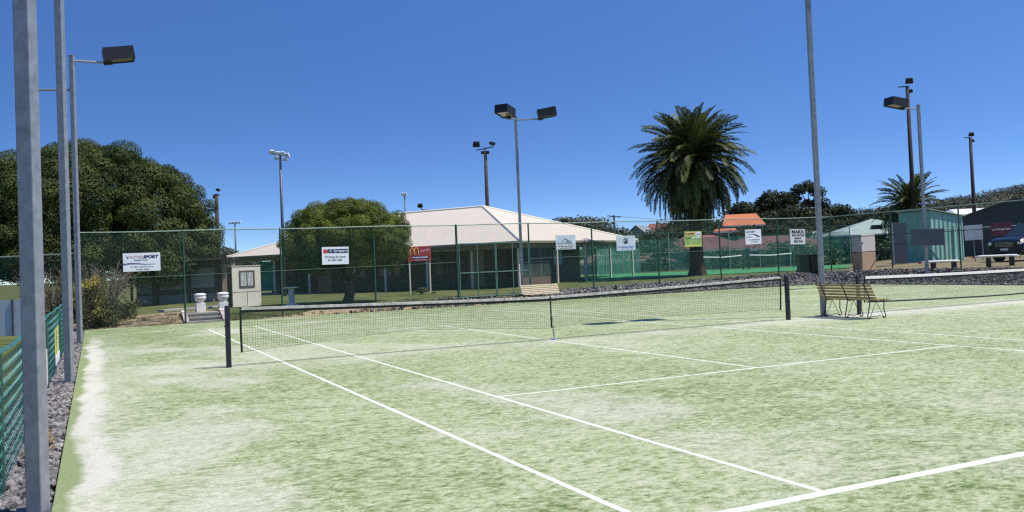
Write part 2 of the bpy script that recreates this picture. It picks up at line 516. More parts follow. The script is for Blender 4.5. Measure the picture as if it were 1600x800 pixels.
# ------------------------------------------------------------------ mesh builder
class MB:
    def __init__(s):
        s.v = []; s.f = []; s.mi = []; s.tone = None

    def add(s, verts, faces, mi=0):
        o = len(s.v)
        s.v += [tuple(p) for p in verts]
        s.f += [tuple(i+o for i in f) for f in faces]
        s.mi += [mi]*len(faces)
        return s

    def box(s, c, d, rot=None, mi=0, taper=1.0):
        x, y, z = d[0]/2, d[1]/2, d[2]/2
        vs = [(-x, -y, -z), (x, -y, -z), (x, y, -z), (-x, y, -z), (-x*taper, -y*taper, z), (x*taper, -y*taper, z), (x*taper, y*taper, z), (-x*taper, y*taper, z)]
        c = Vector(c)
        vs = [(rot @ Vector(p) if rot else Vector(p))+c for p in vs]
        return s.add(vs, [(0, 3, 2, 1), (4, 5, 6, 7), (0, 1, 5, 4), (1, 2, 6, 5), (2, 3, 7, 6), (3, 0, 4, 7)], mi)

    def bx(s, x0, x1, y0, y1, z0, z1, mi=0):
        return s.box(((x0+x1)/2, (y0+y1)/2, (z0+z1)/2), (abs(x1-x0), abs(y1-y0), abs(z1-z0)), None, mi)

    def tube(s, pts, rad, n=8, mi=0, cap=True, phase=0.0):
        pts = [Vector(p) for p in pts]
        if not hasattr(rad, '__len__'):
            rad = [rad]*len(pts)
        vs, fs = [], []
        up = None
        for i, p in enumerate(pts):
            a = pts[max(0, i-1)]; b = pts[min(len(pts)-1, i+1)]
            d = (b-a).normalized()
            if up is None:
                up = Vector((0, 0, 1)) if abs(d.z) < 0.9 else Vector((1, 0, 0))
            e1 = (up-d*up.dot(d)).normalized(); e2 = d.cross(e1)
            up = e1
            for k in range(n):
                t = 2*PI*k/n+phase
                vs.append(p+e1*(rad[i]*math.cos(t))+e2*(rad[i]*math.sin(t)))
        for i in range(len(pts)-1):
            for k in range(n):
                a = i*n+k; b = i*n+(k+1) % n
                fs.append((a, b, b+n, a+n))
        if cap:
            fs.append(tuple(range(n))[::-1]); fs.append(tuple((len(pts)-1)*n+k for k in range(n)))
        return s.add(vs, fs, mi)

    def lathe(s, prof, n=20, c=(0, 0, 0), mi=0):
        vs, fs = [], []
        for r, z in prof:
            for k in range(n):
                t = 2*PI*k/n
                vs.append((c[0]+r*math.cos(t), c[1]+r*math.sin(t), c[2]+z))
        for i in range(len(prof)-1):
            for k in range(n):
                a = i*n+k; b = i*n+(k+1) % n
                fs.append((a, b, b+n, a+n))
        fs.append(tuple(range(n))[::-1]); fs.append(tuple((len(prof)-1)*n+k for k in range(n)))
        return s.add(vs, fs, mi)

    def poly(s, pts, mi=0):
        return s.add(pts, [tuple(range(len(pts)))], mi)

    def prism(s, outline, d, mi=0):
        """outline list of points, extruded by vector d"""
        n = len(outline)
        d = Vector(d)
        vs = [Vector(p) for p in outline]+[Vector(p)+d for p in outline]
        fs = [tuple(range(n))[::-1], tuple(range(n, 2*n))]+[(i, (i+1) % n, (i+1) % n+n, i+n) for i in range(n)]
        return s.add(vs, fs, mi)

    def build(s, name, mats, parent=None, smooth=False, tone=None, bevel=0.0):
        me = bpy.data.meshes.new(name)
        me.from_pydata(s.v, [], s.f)
        if not isinstance(mats, (list, tuple)):
            mats = [mats]
        for q in mats:
            me.materials.append(q)
        if len(mats) > 1:
            me.polygons.foreach_set('material_index', s.mi)
        if tone is not None:
            at = me.attributes.new('tone', 'FLOAT', 'FACE')
            at.data.foreach_set('value', tone)
        if smooth:
            me.polygons.foreach_set('use_smooth', [True]*len(me.polygons))
        me.update()
        o = bpy.data.objects.new(name, me)
        col.objects.link(o)
        if parent is not None:
            o.parent = parent
        if bevel:
            md = o.modifiers.new('bevel', 'BEVEL'); md.width = bevel; md.segments = 2; md.limit_method = 'ANGLE'
        return o


def tag(o, label=None, cat=None, group=None, kind=None):
    if label: o['label'] = label
    if cat: o['category'] = cat
    if group: o['group'] = group
    if kind: o['kind'] = kind
    return o


def thing(name, label, cat, loc=(0, 0, 0), rz=0.0, group=None):
    o = bpy.data.objects.new(name, None)
    o.empty_display_size = 0.2
    o.location = loc
    o.rotation_euler = (0, 0, rz)
    col.objects.link(o)
    return tag(o, label, cat, group)


def copy_tree(o, parent=None):
    c = o.copy()
    col.objects.link(c)
    c.parent = parent
    for ch in list(o.children):
        copy_tree(ch, c)
    return c


def heading(v):
    return math.atan2(v.y, v.x)


VIEW_RZ = heading(RH)         # a thing with this rotation has its local -y towards the camera


# ------------------------------------------------------------------ foliage
def leaf_cloud(rs, blobs, per, size, flat=0.5, shell=0.55, tone_var=0.35, elong=1.6):
    """numpy leaves spread through ellipsoids; returns verts, faces, tones"""
    V, T = [], []
    for (c, r, k) in blobs:
        n = max(6, int(per*k))
        d = rs.normal(size=(n, 3)); d /= np.linalg.norm(d, axis=1)[:, None]
        rad = 1-shell*rs.random(n)**1.8
        rad += rs.normal(size=n)*0.035
        r = np.array(r)
        p = np.array(c)+d*rad[:, None]*r
        nn = d/r
        nn /= np.linalg.norm(nn, axis=1)[:, None]
        nn = nn*flat*2+rs.normal(size=(n, 3))*0.5+np.array([0, 0, 0.35])
        nn /= np.linalg.norm(nn, axis=1)[:, None]
        a = np.cross(nn, rs.normal(size=(n, 3))); a /= np.linalg.norm(a, axis=1)[:, None]
        b = np.cross(nn, a)
        s = size*(0.6+0.8*rs.random(n))[:, None]
        q = np.stack([p-a*s*elong*0.5, p-b*s*0.5, p+a*s*elong*0.5, p+b*s*0.5], axis=1)
        V.append(q.reshape(-1, 3))
        t0 = rs.random()
        T.append(np.clip(0.5+(t0-0.5)*0.6+rs.normal(size=n)*tone_var*0.5, 0, 1))
    V = np.concatenate(V); T = np.concatenate(T)
    F = np.arange(len(V)).reshape(-1, 4)
    return V, F, T


def leaves_obj(name, V, F, T, mat, parent=None):
    b = MB()
    b.v = V.tolist(); b.f = F.tolist(); b.mi = [0]*len(b.f)
    return b.build(name, mat, parent, tone=T.tolist())


def dome_blobs(rs, c, r, n, br, zmin=-0.35, inner=0.25, jitter=0.12):
    """clumps over a dome of half sizes r about c"""
    out = []
    c = np.array(c); r = np.array(r)
    k = 0
    while k < n:
        d = rs.normal(size=3); d /= np.linalg.norm(d)
        if d[2] < zmin:
            continue
        f = 1-abs(rs.normal())*jitter if rs.random() > inner else 0.45+0.4*rs.random()
        s = br*(0.7+0.6*rs.random())
        out.append((c+d*(r-br*0.75)*f, (s, s, s*0.75), s*s/br/br))
        k += 1
    return out


def clump_dome(rs, c, r, n, br, zmin=-0.3, inner=40):
    """evenly spaced clumps over a dome with dark gaps between them, and a filled inside"""
    out = []
    c = np.array(c, float); r = np.array(r, float)
    for k in range(n):
        z = 1-(1-zmin)*(k+.5)/n
        a = k*2.399963
        q = math.sqrt(max(0, 1-z*z))
        d = np.array([q*math.cos(a), q*math.sin(a), z])+rs.normal(size=3)*0.045
        s = br*(0.75+0.55*rs.random())
        out.append((c+d*(r-br*0.55)*(1+rs.normal()*0.035), (s, s, s*0.8), s*s/br/br))
    for k in range(inner):
        d = rs.normal(size=3); d /= np.linalg.norm(d)
        d[2] = max(d[2], zmin)
        out.append((c+d*r*(0.35+0.35*rs.random()), (br*1.3, br*1.3, br*1.1), 0.8))
    return out


def trunk_mb(base, top, r0, r1, limbs, rs, flare=1.5):
    b = MB()
    base = Vector(base); top = Vector(top)
    pts, rad = [], []
    for i in range(6):
        t = i/5
        pts.append(base.lerp(top, t)+Vector((rs.normal()*0.04, rs.normal()*0.04, 0))*(1 if i else 0))
        rad.append((r0+(r1-r0)*t)*(flare if i == 0 else 1))
    b.tube(pts, rad, 10)
    for e, rr in limbs:
        e = Vector(e)
        s = base.lerp(top, 0.72+0.26*rs.random())
        mid = s.lerp(e, 0.5)+Vector((0, 0, (e-s).length*0.08))
        b.tube([s, mid, e], [rr, rr*0.7, rr*0.3], 7)
    return b


def tree(name, label, cat, loc, crown_c, crown_r, nblob, br, per, leaf, mat, seed, trunk_r=0.25, group=None, zmin=-0.35, inner=0.25, jitter=0.12, nlimb=7, elong=1.6, trunk_top=None, extra=(), shell=0.5, flat=0.5, cull=0, fill=0):
    rs = np.random.RandomState(seed)
    t = thing(name, label, cat, loc, 0, group)
    bl = clump_dome(rs, crown_c, crown_r, nblob, br, zmin, fill) if fill else dome_blobs(rs, crown_c, crown_r, nblob, br, zmin, inner, jitter)
    bl += list(extra)
    if cull:
        bl = [q for q in bl if Vector(q[0]).dot(FH) < cull]
    V, F, T = leaf_cloud(rs, bl, per, leaf, elong=elong, shell=shell, flat=flat)
    leaves_obj('crown', V, F, T, mat, t)
    tt = trunk_top or (crown_c[0], crown_c[1], crown_c[2]-crown_r[2]*0.15)
    limbs = []
    for k in range(nlimb):
        q = bl[rs.randint(len(bl))][0]
        limbs.append((tuple(np.array(crown_c)*0.25+np.array(q)*0.75), trunk_r*0.4))
    trunk_mb((0, 0, -0.15), tt, trunk_r, trunk_r*0.55, limbs, rs).build('trunk', M['bark'], t, smooth=True)
    return t


# ================================================================== SETTING
def build_ground():
    xs = [-900, -500, -250, -140, -90, -60, -45, -35, -28, -22, -18, -15, -13, -11.6, -11, -10.4, -9.9, -9.5, -9.2, -8.95, -8.9, -8.5, -7.5, -6.5, -5.72, -5.66, -4.34, -4.28, -3.2, -2, -1, 0, 3, 6, 9, 12, 15, 18, 21, 22.5, 22.98]
    xs += [23.0+0.13*i for i in range(11)]+[24.8, 25.5, 26.5, 28, 30, 33, 36, 40, 45, 50, 56, 63, 72, 85, 100, 130, 180, 250, 400, 700]
    ys = [-500, -200, -100, -60, -40, -30, -20, -12, -6, 0, 5, 10, 14, 16, 16.18]+[16.2+0.09*i for i in range(6)]+[16.8, 17.0, 17.2, 17.5, 17.8, 18.08, 18.12, 18.5, 19.5, 21, 23, 25, 27, 29, 31, 34, 37, 41, 46, 52, 60, 70, 85, 105, 140, 200, 300, 500, 900]
    xs = sorted(set(xs)); ys = sorted(set(ys))
    b = MB()
    nx, ny = len(xs), len(ys)
    for y in ys:
        for x in xs:
            b.v.append((x, y, ground_z(x, y)))
    for j in range(ny-1):
        for i in range(nx-1):
            cx, cy = (xs[i]+xs[i+1])/2, (ys[j]+ys[j+1])/2
            if cx > 23.0 and (cx < 24.4 and cy < 17):
                k = 2
            elif TX0 < cx < 23 and cy < 16.2:
                k = 2
            elif -9.6 < cx < TX0 and cy < 16.5:
                k = 2
            elif 16.2 <= cy < 16.7 and cx > -8.9:
                k = 1 if cx < 9 else 2
            elif cy >= 16.2 and cx < -4.6 and cy < 22:
                k = 1
            elif cx > 23 and (Vector((cx-CX, cy-CY, 0)).dot(RH)/max(1, Vector((cx-CX, cy-CY, 0)).dot(FH)) > 0.385 or cy < 14):
                k = 3
            else:
                k = 0
            b.f.append((j*nx+i, j*nx+i+1, (j+1)*nx+i+1, (j+1)*nx+i)); b.mi.append(k)
    o = b.build('ground', [M['lawn'], M['soil'], M['under'], M['yard']], smooth=True)
    tag(o, kind='structure')


build_ground()

b = MB(); b.bx(TX0, TX1, -24, TY1, -0.10, 0.0)
tag(b.build('court_turf', M['turf'], bevel=0.006), kind='structure')

# painted lines (inlaid white turf), 4 mm above the turf
lrnd = random.Random(19)


def court_lines(name, cx, pts):
    b = MB()
    for (x0, y0, x1, y1, wd) in pts:
        a = Vector((cx+x0, y0, 0.0015)); c = Vector((cx+x1, y1, 0.0015))
        d = (c-a).normalized(); n = Vector((-d.y, d.x, 0))*wd/2
        dn = Vector((0, 0, -.0135))
        ns = max(2, int((c-a).length/0.35))
        lft, rgt = [], []
        for q in range(ns+1):
            p = a.lerp(c, q/ns)
            lft.append(p-n*(1+lrnd.uniform(-.10, .10))); rgt.append(p+n*(1+lrnd.uniform(-.10, .10)))
        for q in range(ns):
            b.prism([lft[q]+dn, lft[q+1]+dn, rgt[q+1]+dn, rgt[q]+dn], -dn)
    tag(b.build(name, M['line']), kind='structure')


W = 0.065
court_lines('court_lines', 0, [
    (-5.465, -11.84, -5.465, 11.885, 0.055), (5.465, -11.84, 5.465, 11.885, 0.055),
    (-4.09, -11.79, -4.09, 11.835, 0.055), (4.09, -11.79, 4.09, 11.835, 0.055),
    (-4.06, -6.4, 4.06, -6.4, 0.055), (-4.06, 6.4, 4.06, 6.4, 0.055),
    (0, -6.37, 0, 6.37, 0.055),
    (-5.435, -11.84, 5.435, -11.84, 0.095), (-5.435, 11.86, 5.435, 11.86, 0.055)])
court_lines('neighbour_court_lines', 15.15, [
    (-5.465, -11.84, -5.465, 11.885, 0.05), (5.465, -11.84, 5.465, 11.885, 0.05),
    (-4.09, -11.79, -4.09, 11.835, 0.05), (4.09, -11.79, 4.09, 11.835, 0.05),
    (-4.06, -6.4, 4.06, -6.4, 0.05), (-4.06, 6.4, 4.06, 6.4, 0.05), (0, -6.37, 0, 6.37, 0.05),
    (-5.435, -11.84, 5.435, -11.84, 0.06), (-5.435, 11.86, 5.435, 11.86, 0.05)])

# green hard court beyond the palm
b = MB()
pts = [G(915, 47, .3), G(1330, 51, .3), G(1330, 63, .3), G(905, 61, .3)]
n1 = 14
for j in range(5):
    for i in range(n1):
        a = pts[0].lerp(pts[1], i/(n1-1)); c = pts[3].lerp(pts[2], i/(n1-1))
        p = a.lerp(c, j/4)
        b.v.append((p.x, p.y, ground_z(p.x, p.y)+0.03))
for j in range(4):
    for i in range(n1-1):
        b.f.append((j*n1+i, j*n1+i+1, (j+1)*n1+i+1, (j+1)*n1+i)); b.mi.append(0)
tag(b.build('green_hard_court', M['green_court']), kind='structure')

# concrete path in front of the shelter under the big tree
b = MB()
pl = [P(252, 500, 36), P(300, 489.5, 37), P(352, 483.5, 38.5)]
for a, c in zip(pl, pl[1:]):
    d = (c-a); d.z = 0; d.normalize(); n = Vector((-d.y, d.x, 0))*0.28
    z = 0.30
    b.prism([(a.x-n.x, a.y-n.y, z-.3), (c.x-n.x, c.y-n.y, z-.3), (c.x+n.x, c.y+n.y, z-.3), (a.x+n.x, a.y+n.y, z-.3)], (0, 0, .32))
tag(b.build('concrete_path', M['concrete']), kind='structure')

# far hill on the right
def hill_z(px, q):
    """ridge height along px; q 0 (foot) .. 1 (ridge) .. 2 (behind)"""
    top = lin(px, [(700, 2), (1000, 8), (1150, 12), (1300, 17), (1380, 18), (1450, 20), (1530, 22.5), (1600, 26), (1700, 29), (1900, 33)])
    prof = math.sin(min(q, 1)*PI/2) if q <= 1 else 1-(q-1)*0.3
    return 0.3+top*prof


b = MB()
pxs = list(range(700, 1951, 25)); qs = [0, .15, .3, .45, .6, .75, .9, 1, 1.3, 2]
hrs = np.random.RandomState(3)
for q in qs:
    for px in pxs:
        p = G(px, 290+150*q, 1.6)
        b.v.append((p.x, p.y, hill_z(px, q)+(hrs.normal()*0.5 if q > 0 else -1.0)))
n1 = len(pxs)
for j in range(len(qs)-1):
    for i in range(n1-1):
        b.f.append((j*n1+i, j*n1+i+1, (j+1)*n1+i+1, (j+1)*n1+i)); b.mi.append(0)
tag(b.build('hill', M['hillside'], smooth=True), kind='structure')

bl = []
for k in range(1500):
    px = 1000+hrs.random()*800; q = hrs.random()**0.8*1.05
    p = G(px, 290+150*q, 1.6)
    if math.sin(px*0.043+q*9)+math.sin(px*0.017-q*5+1) > 1.15:
        continue
    s = 1.2+1.6*hrs.random()
    bl.append(((p.x, p.y, hill_z(px, q)+s*0.5), (s*1.3, s*1.3, s), s*s/6))
V, F, T = leaf_cloud(hrs, bl, 60, 0.55, elong=1.3)
tag(leaves_obj('hillside_woods', V, F, T, M['leaf_hill']), 'dark scrubby woods covering the far hill on the right', 'woods', kind='stuff')


# ------------------------------------------------------------------ stones and gravel
def ico():
    t = (1+5**.5)/2
    v = np.array([(-1, t, 0), (1, t, 0), (-1, -t, 0), (1, -t, 0), (0, -1, t), (0, 1, t), (0, -1, -t), (0, 1, -t), (t, 0, -1), (t, 0, 1), (-t, 0, -1), (-t, 0, 1)], float)
    v /= np.linalg.norm(v[0])
    f = np.array([(0, 11, 5), (0, 5, 1), (0, 1, 7), (0, 7, 10), (0, 10, 11), (1, 5, 9), (5, 11, 4), (11, 10, 2), (10, 7, 6), (7, 1, 8), (3, 9, 4), (3, 4, 2), (3, 2, 6), (3, 6, 8), (3, 8, 9), (4, 9, 5), (2, 4, 11), (6, 2, 10), (8, 6, 7), (9, 8, 1)])
    return v, f


ICV, ICF = ico()


def stones(name, pts, rs, smin, smax, mat):
    n = len(pts)
    pts = np.array(pts)
    s = smin+(smax-smin)*rs.random(n)**1.6
    sc = (0.6+0.7*rs.random((n, 1, 3)))*s[:, None, None]
    sc[:, :, 2] *= 0.75
    j = 1+rs.normal(size=(n, 12, 1))*0.16
    v = ICV[None]*j*sc
    a = rs.random(n)*2*PI
    ca, sa = np.cos(a)[:, None], np.sin(a)[:, None]
    vx = v[:, :, 0]*ca-v[:, :, 1]*sa; vy = v[:, :, 0]*sa+v[:, :, 1]*ca
    v = np.stack([vx, vy, v[:, :, 2]], 2)+pts[:, None, :]
    V = v.reshape(-1, 3)
    F = (ICF[None]+(np.arange(n)*12)[:, None, None]).reshape(-1, 3)
    tone = np.repeat(np.clip(rs.normal(size=n)*0.22+0.38, 0, 1), 20)
    return leaves_obj(name, V, F, tone, mat)


srs = np.random.RandomState(11)
pts = []
for k in range(15000):
    y = -15+srs.random()**1.5*31
    x = -9.62+srs.random()*0.72
    pts.append((x, y, ground_z(x, y)+0.012+srs.random()*0.02))
tag(stones('gravel_strip', pts, srs, 0.010, 0.055, M['stone']), 'grey purple gravel between the turf edge and the low teal fence', 'gravel', kind='stuff')
pts = []
for k in range(17000):
    if srs.random() < 0.58:
        x = lin(srs.random(), [(0, -1), (.2, 8), (1, 24.4)]); y = 16.15+srs.random()*0.62
        if x > 19 and srs.random() < 0.5:
            y -= srs.random()*0.5
    else:
        y = 16.7-srs.random()**1.3*24; x = 22.9+srs.random()*1.65
    if x < 9 and srs.random() > lin(x, [(-1, .05), (3, .25), (9, .8)]):
        continue
    pts.append((x, y, max(ground_z(x, y), 0 if x < 23 and y < 16.2 else -1)+0.02+srs.random()*0.05))
tag(stones('stone_bank', pts, srs, 0.022, 0.072, M['stone']), 'bank of grey and pinkish broken stones along the far turf edge', 'stones', kind='stuff')
# straw litter on the gravel
lp = []
for k in range(26):
    y = -6.2+srs.normal()*0.5
    lp.append(((-9.08+srs.normal()*0.08, y, 0.0+srs.random()*0.03), (0.05, 0.05, 0.02), 1))
V, F, T = leaf_cloud(srs, lp, 7, 0.028, elong=4)
tag(leaves_obj('dry_leaf_litter', V, F, T, M['straw']), 'dry straw coloured leaves lying on the gravel strip', 'leaf litter', kind='stuff')
# brown soil lumps/dry tufts on the back bank so that its edge is broken
lp = []
for k in range(200):
    x = -9+srs.random()*20; y = 16.22+srs.random()*0.55
    lp.append(((x, y, ground_z(x, y)+0.02), (0.10, 0.10, 0.05), 1))
for k in range(150):
    x = -9+srs.random()*4.0; y = 16.6+srs.random()*2.4
    lp.append(((x, y, ground_z(x, y)+0.02), (0.16, 0.16, 0.04), 1))
V, F, T = leaf_cloud(srs, lp, 16, 0.022, elong=5)
tag(leaves_obj('dry_grass_tufts', V, F, T, M['straw']), 'dry brown grass along the low bank behind the court', 'dry grass', kind='stuff')


# ================================================================== LIGHT POLES
def court_light(label, loc, h, arms, z0=-0.3, r=0.085, group='tall grey court light poles'):
    t = thing('court_light_pole', label, 'light pole', loc, 0, group)
    b = MB(); b.tube([(0, 0, z0), (0, 0, h)], r, 4, phase=math.radians(18))
    b.tube([(0, 0, h), (0, 0, h+0.02)], r*1.06, 4, phase=math.radians(18))
    b.build('pole', M['steel'], t, bevel=0.012)
    b = MB(); b.box((0, -0.0, 0.006), (0.30, 0.30, 0.012))
    b.build('base_plate', M['steel_dark'], t)
    for (ang, ln, za, lamp) in arms:
        d = Vector((math.cos(ang), math.sin(ang), 0))
        bb = MB()
        bb.tube([d*(r*0.5)+Vector((0, 0, za)), d*ln+Vector((0, 0, za))], 0.032, 8)
        if not lamp:
            bb.tube([d*ln+Vector((0, 0, za-0.14)), d*ln+Vector((0, 0, za+0.2))], 0.04, 8)
        bb.build('arm', M['steel'], t)
        if lamp:
            rot = Matrix.Rotation(ang, 4, 'Z') @ Matrix.Rotation(math.radians(-9), 4, 'Y')
            r3 = rot.to_3x3()
            c = d*(ln+0.36)+Vector((0, 0, za+0.24))
            fb = MB()
            # open-bottomed box housing: four sides and a lid
            wx, wy, hz, th = 0.78, 0.58, 0.35, 0.02
            fb.box(c+r3 @ Vector((0, 0, hz/2-th/2)), (wx, wy, th), r3)
            for sx in (-1, 1):
                fb.box(c+r3 @ Vector((sx*(wx/2-th/2), 0, -th/2)), (th, wy-2*th, hz-th-.002), r3)
            for sy in (-1, 1):
                fb.box(c+r3 @ Vector((0, sy*(wy/2-th/2), -th/2)), (wx, th, hz-th-.002), r3)
            fb.box(c+r3 @ Vector((-0.30, 0, -hz/2-0.035)), (0.22, 0.16, 0.06), r3)
            fl = fb.build('floodlight', M['black'], t)
            gb = MB()
            gb.box(c+r3 @ Vector((0, 0, -hz/2+0.05)), (wx-2*th-.004, wy-2*th-.004, 0.02), r3)
            gb.build('lamp_glass', M['glasslamp'], fl)
    return t


R = math.radians
court_light('thick grey steel pole nearest the camera beside the low teal fence', (-8.97, -9.05, -0.02), 7.6, [(R(0), 0.55, 7.45, True)])
court_light('grey steel pole at the net end of the left turf edge', (-8.97, 0.05, -0.02), 7.6, [(R(0), 0.55, 7.45, True)])
court_light('thin grey pole with one dark lamp at right and a stub arm at left', (-8.95, 10.1, -0.02), 7.75, [(R(2), 0.80, 7.62, True), (R(165), 1.05, 6.83, False)])
court_light('grey pole rising past the frame top behind the slatted timber bench', (7.86, 0.27, 0.0), 8.45, [(R(180), 0.32, 8.3, True), (R(0), 0.32, 8.3, True)])
court_light('grey pole with two dark box lamps by the fence gate', (7.55, 16.75, 0.30), 7.45, [(R(-141), 0.62, 7.3, True), (R(-25), 0.95, 7.3, True)])
court_light('grey pole with one box lamp at the stone bank right of the palm', (23.46, 10.1, 0.0), 7.66, [(R(170), 0.75, 7.5, True)])


# ================================================================== NETS
def net_post(label, loc, h, mat, wd=0.085):
    t = thing('net_post', label, 'net post', loc, 0, 'net posts of the near courts')
    b = MB(); b.box((0, 0, h/2-0.1), (wd, wd, h+0.2))
    b.build('post', mat, t, bevel=0.008)
    b = MB(); b.box((0, 0, h+0.012), (wd*0.9, wd*0.9, 0.024))
    b.build('cap', mat, t)
    b = MB(); b.tube([(0, -wd*0.45, h-0.3), (0, -wd*0.95, h-0.3)], 0.022, 8)
    wi = b.build('winch', M['iron'], t)
    b = MB(); b.tube([(-0.0, -wd*0.95, h-0.3), (-0.07, -wd*1.0, h-0.34)], 0.01, 6)
    b.build('crank', M['iron'], wi)
    return t


net_post('dark square net post at the left end of the near net', (-6.44, -0.03, 0), 1.07, M['navy'])
net_post('dark net post at the right end of the near net', (6.5, 0.03, 0), 1.03, M['navy'])
net_post('dark net post behind the timber bench holding the white banded net', (8.73, -0.05, 0), 0.93, M['navy'], 0.075)
net_post('dark net post at the far end of the white banded net', (21.6, -0.05, 0), 0.98, M['navy'], 0.075)


def tennis_net(label, x0, x1, y, ztop, zbot, cord, band, bandh, pitch, cr, sag=None, bottom=None):
    t = thing('tennis_net', label, 'tennis net', ((x0+x1)/2, y, 0))
    ox = (x0+x1)/2
    n = int(round((x1-x0)/pitch))
    xs = [x0+(x1-x0)*i/n for i in range(n+1)]
    wob = lambda x: 0.02*math.sin(x*1.3)+0.012*math.sin(x*3.1+1)
    b = MB()
    rows = 16
    for x in xs:
        zt, zb = ztop(x)-bandh, zbot(x)
        b.tube([(x-ox, wob(x)*0.3, zt), (x-ox, wob(x), (zt+zb)/2), (x-ox, wob(x)*1.5, zb)], cr, 3, cap=False)
    sub = xs[::3]+([xs[-1]] if (n % 3) else [])
    for k in range(rows+1):
        u = k/rows
        b.tube([(x-ox, wob(x)*(0.3+1.2*u), (ztop(x)-bandh)*(1-u)+zbot(x)*u) for x in sub], cr*(1.0 if k < rows else 1.8), 3, cap=False)
    b.build('netting', cord, t)
    b = MB()
    sub = xs[::4]+([xs[-1]] if (n % 4) else [])
    prof = []
    for x in sub:
        zt = ztop(x)
        prof.append([(x-ox, -0.018, zt-bandh), (x-ox, -0.014, zt-0.006), (x-ox, 0, zt), (x-ox, 0.014, zt-0.006), (x-ox, 0.018, zt-bandh)])
    for i in range(len(prof)-1):
        for k in range(4):
            b.add([prof[i][k], prof[i+1][k], prof[i+1][k+1], prof[i][k+1]], [(0, 1, 2, 3)])
    b.build('headband', band, t)
    # dark doubled netting under the band
    b = MB()
    for i in range(len(sub)-1):
        for yy in (-0.008,):
            a, c = sub[i], sub[i+1]
            b.add([(a-ox, yy, ztop(a)-bandh-0.045), (c-ox, yy, ztop(c)-bandh-0.045), (c-ox, yy, ztop(c)-bandh+.005), (a-ox, yy, ztop(a)-bandh+.005)], [(0, 1, 2, 3)])
    b.build('band_hem', M['cord'], t)
    for e, s in ((x0, -1), (x1, 1)):
        bb = MB()
        bb.tube([(e-ox, 0, ztop(e)), (e-ox+0.01*s, 0.02, (ztop(e)+zbot(e))/2), (e-ox, 0.04, zbot(e)-0.02)], 0.020, 6)
        bb.build('side_rod', M['cord'], t)
    if bottom:
        bb = MB(); bb.tube([(x-ox, wob(x)*1.5, zbot(x)) for x in sub], bottom, 6)
        bb.build('bottom_tape', M['black'], t)
    for e, p, zz in ((x0, x0-0.18, ztop(x0)-0.01), (x1, x1+0.18, ztop(x1)-0.01)):
        bb = MB(); bb.tube([(e-ox, 0, zz), (p-ox, 0, zz+0.02)], 0.006, 5)
        bb.build('cable', M['cord'], t)
    return t


def zt1(x):
    u = abs(x)/6.2
    return 0.915+0.135*u**1.25


def zb1(x):
    return lin(x, [(-6.25, .26), (-5.2, .31), (-3.0, .42), (-1.2, .33), (0, .245), (1.0, .30), (3.2, .31), (5.2, .29), (6.3, .26)])


n1t = tennis_net('long sagging black tennis net across the near court', -6.20, 6.28, 0, zt1, zb1, M['cord'], M['band'], 0.05, 0.047, 0.0021)
bb = MB()
bb.box((0, -0.03, 0.58), (0.03, 0.006, 0.66))
bb.tube([(0, -0.03, 0.46), (0.045, -0.05, 0.03)], 0.006, 5)
bb.tube([(0.035, -0.03, 0.46), (0.06, -0.03, 0.03)], 0.004, 5)
bb.box((0, -0.04, 0.46), (0.04, 0.02, 0.04))
bb.build('centre_strap', M['cord'], n1t)
bb = MB(); bb.lathe([(0.055, 0.004), (0.05, 0.035), (0.0, 0.04)], 12, (0.04, -0.03, 0))
bb.build('strap_anchor', solid('blue_anchor', (0.25, 0.27, 0.5), 0.5), n1t)


def zt2(x):
    return 0.885+0.05*((x-15.1)/6.2)**2


def zb2(x):
    return lin(x, [(8.9, .30), (10, .26), (12, .22), (14.5, .19), (18, .24), (21.3, .28)])


tennis_net('black tennis net with a white top band on the second court', 8.98, 21.3, -0.05, zt2, zb2, M['cord_pale'], M['band_white'], 0.065, 0.05, 0.0016, bottom=0.02)


# ================================================================== BENCHES
def bench(label, loc, rz, wood, length=1.75):
    t = thing('slatted_bench', label, 'bench', loc, rz, 'slatted garden benches')
    h = length/2
    # seat slats, front is +y
    for k in range(4):
        b = MB(); b.box((0, 0.06+0.105*k, 0.435+0.008*math.sin(k)), (length, 0.085, 0.03))
        b.build('seat_slat', wood, t, bevel=0.006)
    for k in range(5):
        zz = 0.49+0.073*k
        b = MB(); b.box((0, -0.02-0.036*k, zz), (length, 0.028, 0.054), Matrix.Rotation(R(22), 3, 'X'))
        b.build('back_slat', wood, t, bevel=0.006)
    for s in (-h+0.18, 0.0, h-0.18):
        b = MB()
        r = 0.0125
        # rear leg and back upright in one bar, front leg with scroll, cross rods
        b.tube([(s, -0.04, 0.02), (s, -0.09, 0.0), (s, -0.12, 0.05), (s, -0.06, 0.25), (s, -0.02, 0.42), (s, -0.05, 0.50), (s, -0.19, 0.80), (s, -0.22, 0.83)], r, 6)
        b.tube([(s, 0.36, 0.02), (s, 0.43, 0.0), (s, 0.45, 0.06), (s, 0.40, 0.20), (s, 0.42, 0.42)], r, 6)
        b.tube([(s, -0.02, 0.415), (s, 0.43, 0.415)], r, 6)
        b.tube([(s, -0.08, 0.03), (s, 0.08, 0.06), (s, 0.16, 0.03), (s, 0.24, 0.06), (s, 0.40, 0.03)], r*0.7, 5)
        b.tube([(s, -0.03, 0.05), (s, 0.17, 0.41), (s, 0.37, 0.05)], r*0.6, 5)
        b.build('iron_frame', M['iron'], t)
    return t


bdir = Vector((0.33, -0.944, 0)).normalized()
bench('weathered brown slatted bench with iron legs at the pole between the courts', (7.73, -0.68, 0), R(-91), M['slat'], 1.74)
p = G(845, 36.6, 0.33)
bench('cream slatted bench outside the fence by the gate', (p.x, p.y, ground_z(p.x, p.y)), PI+math.radians(-7), M['cream_slat'], 1.65)


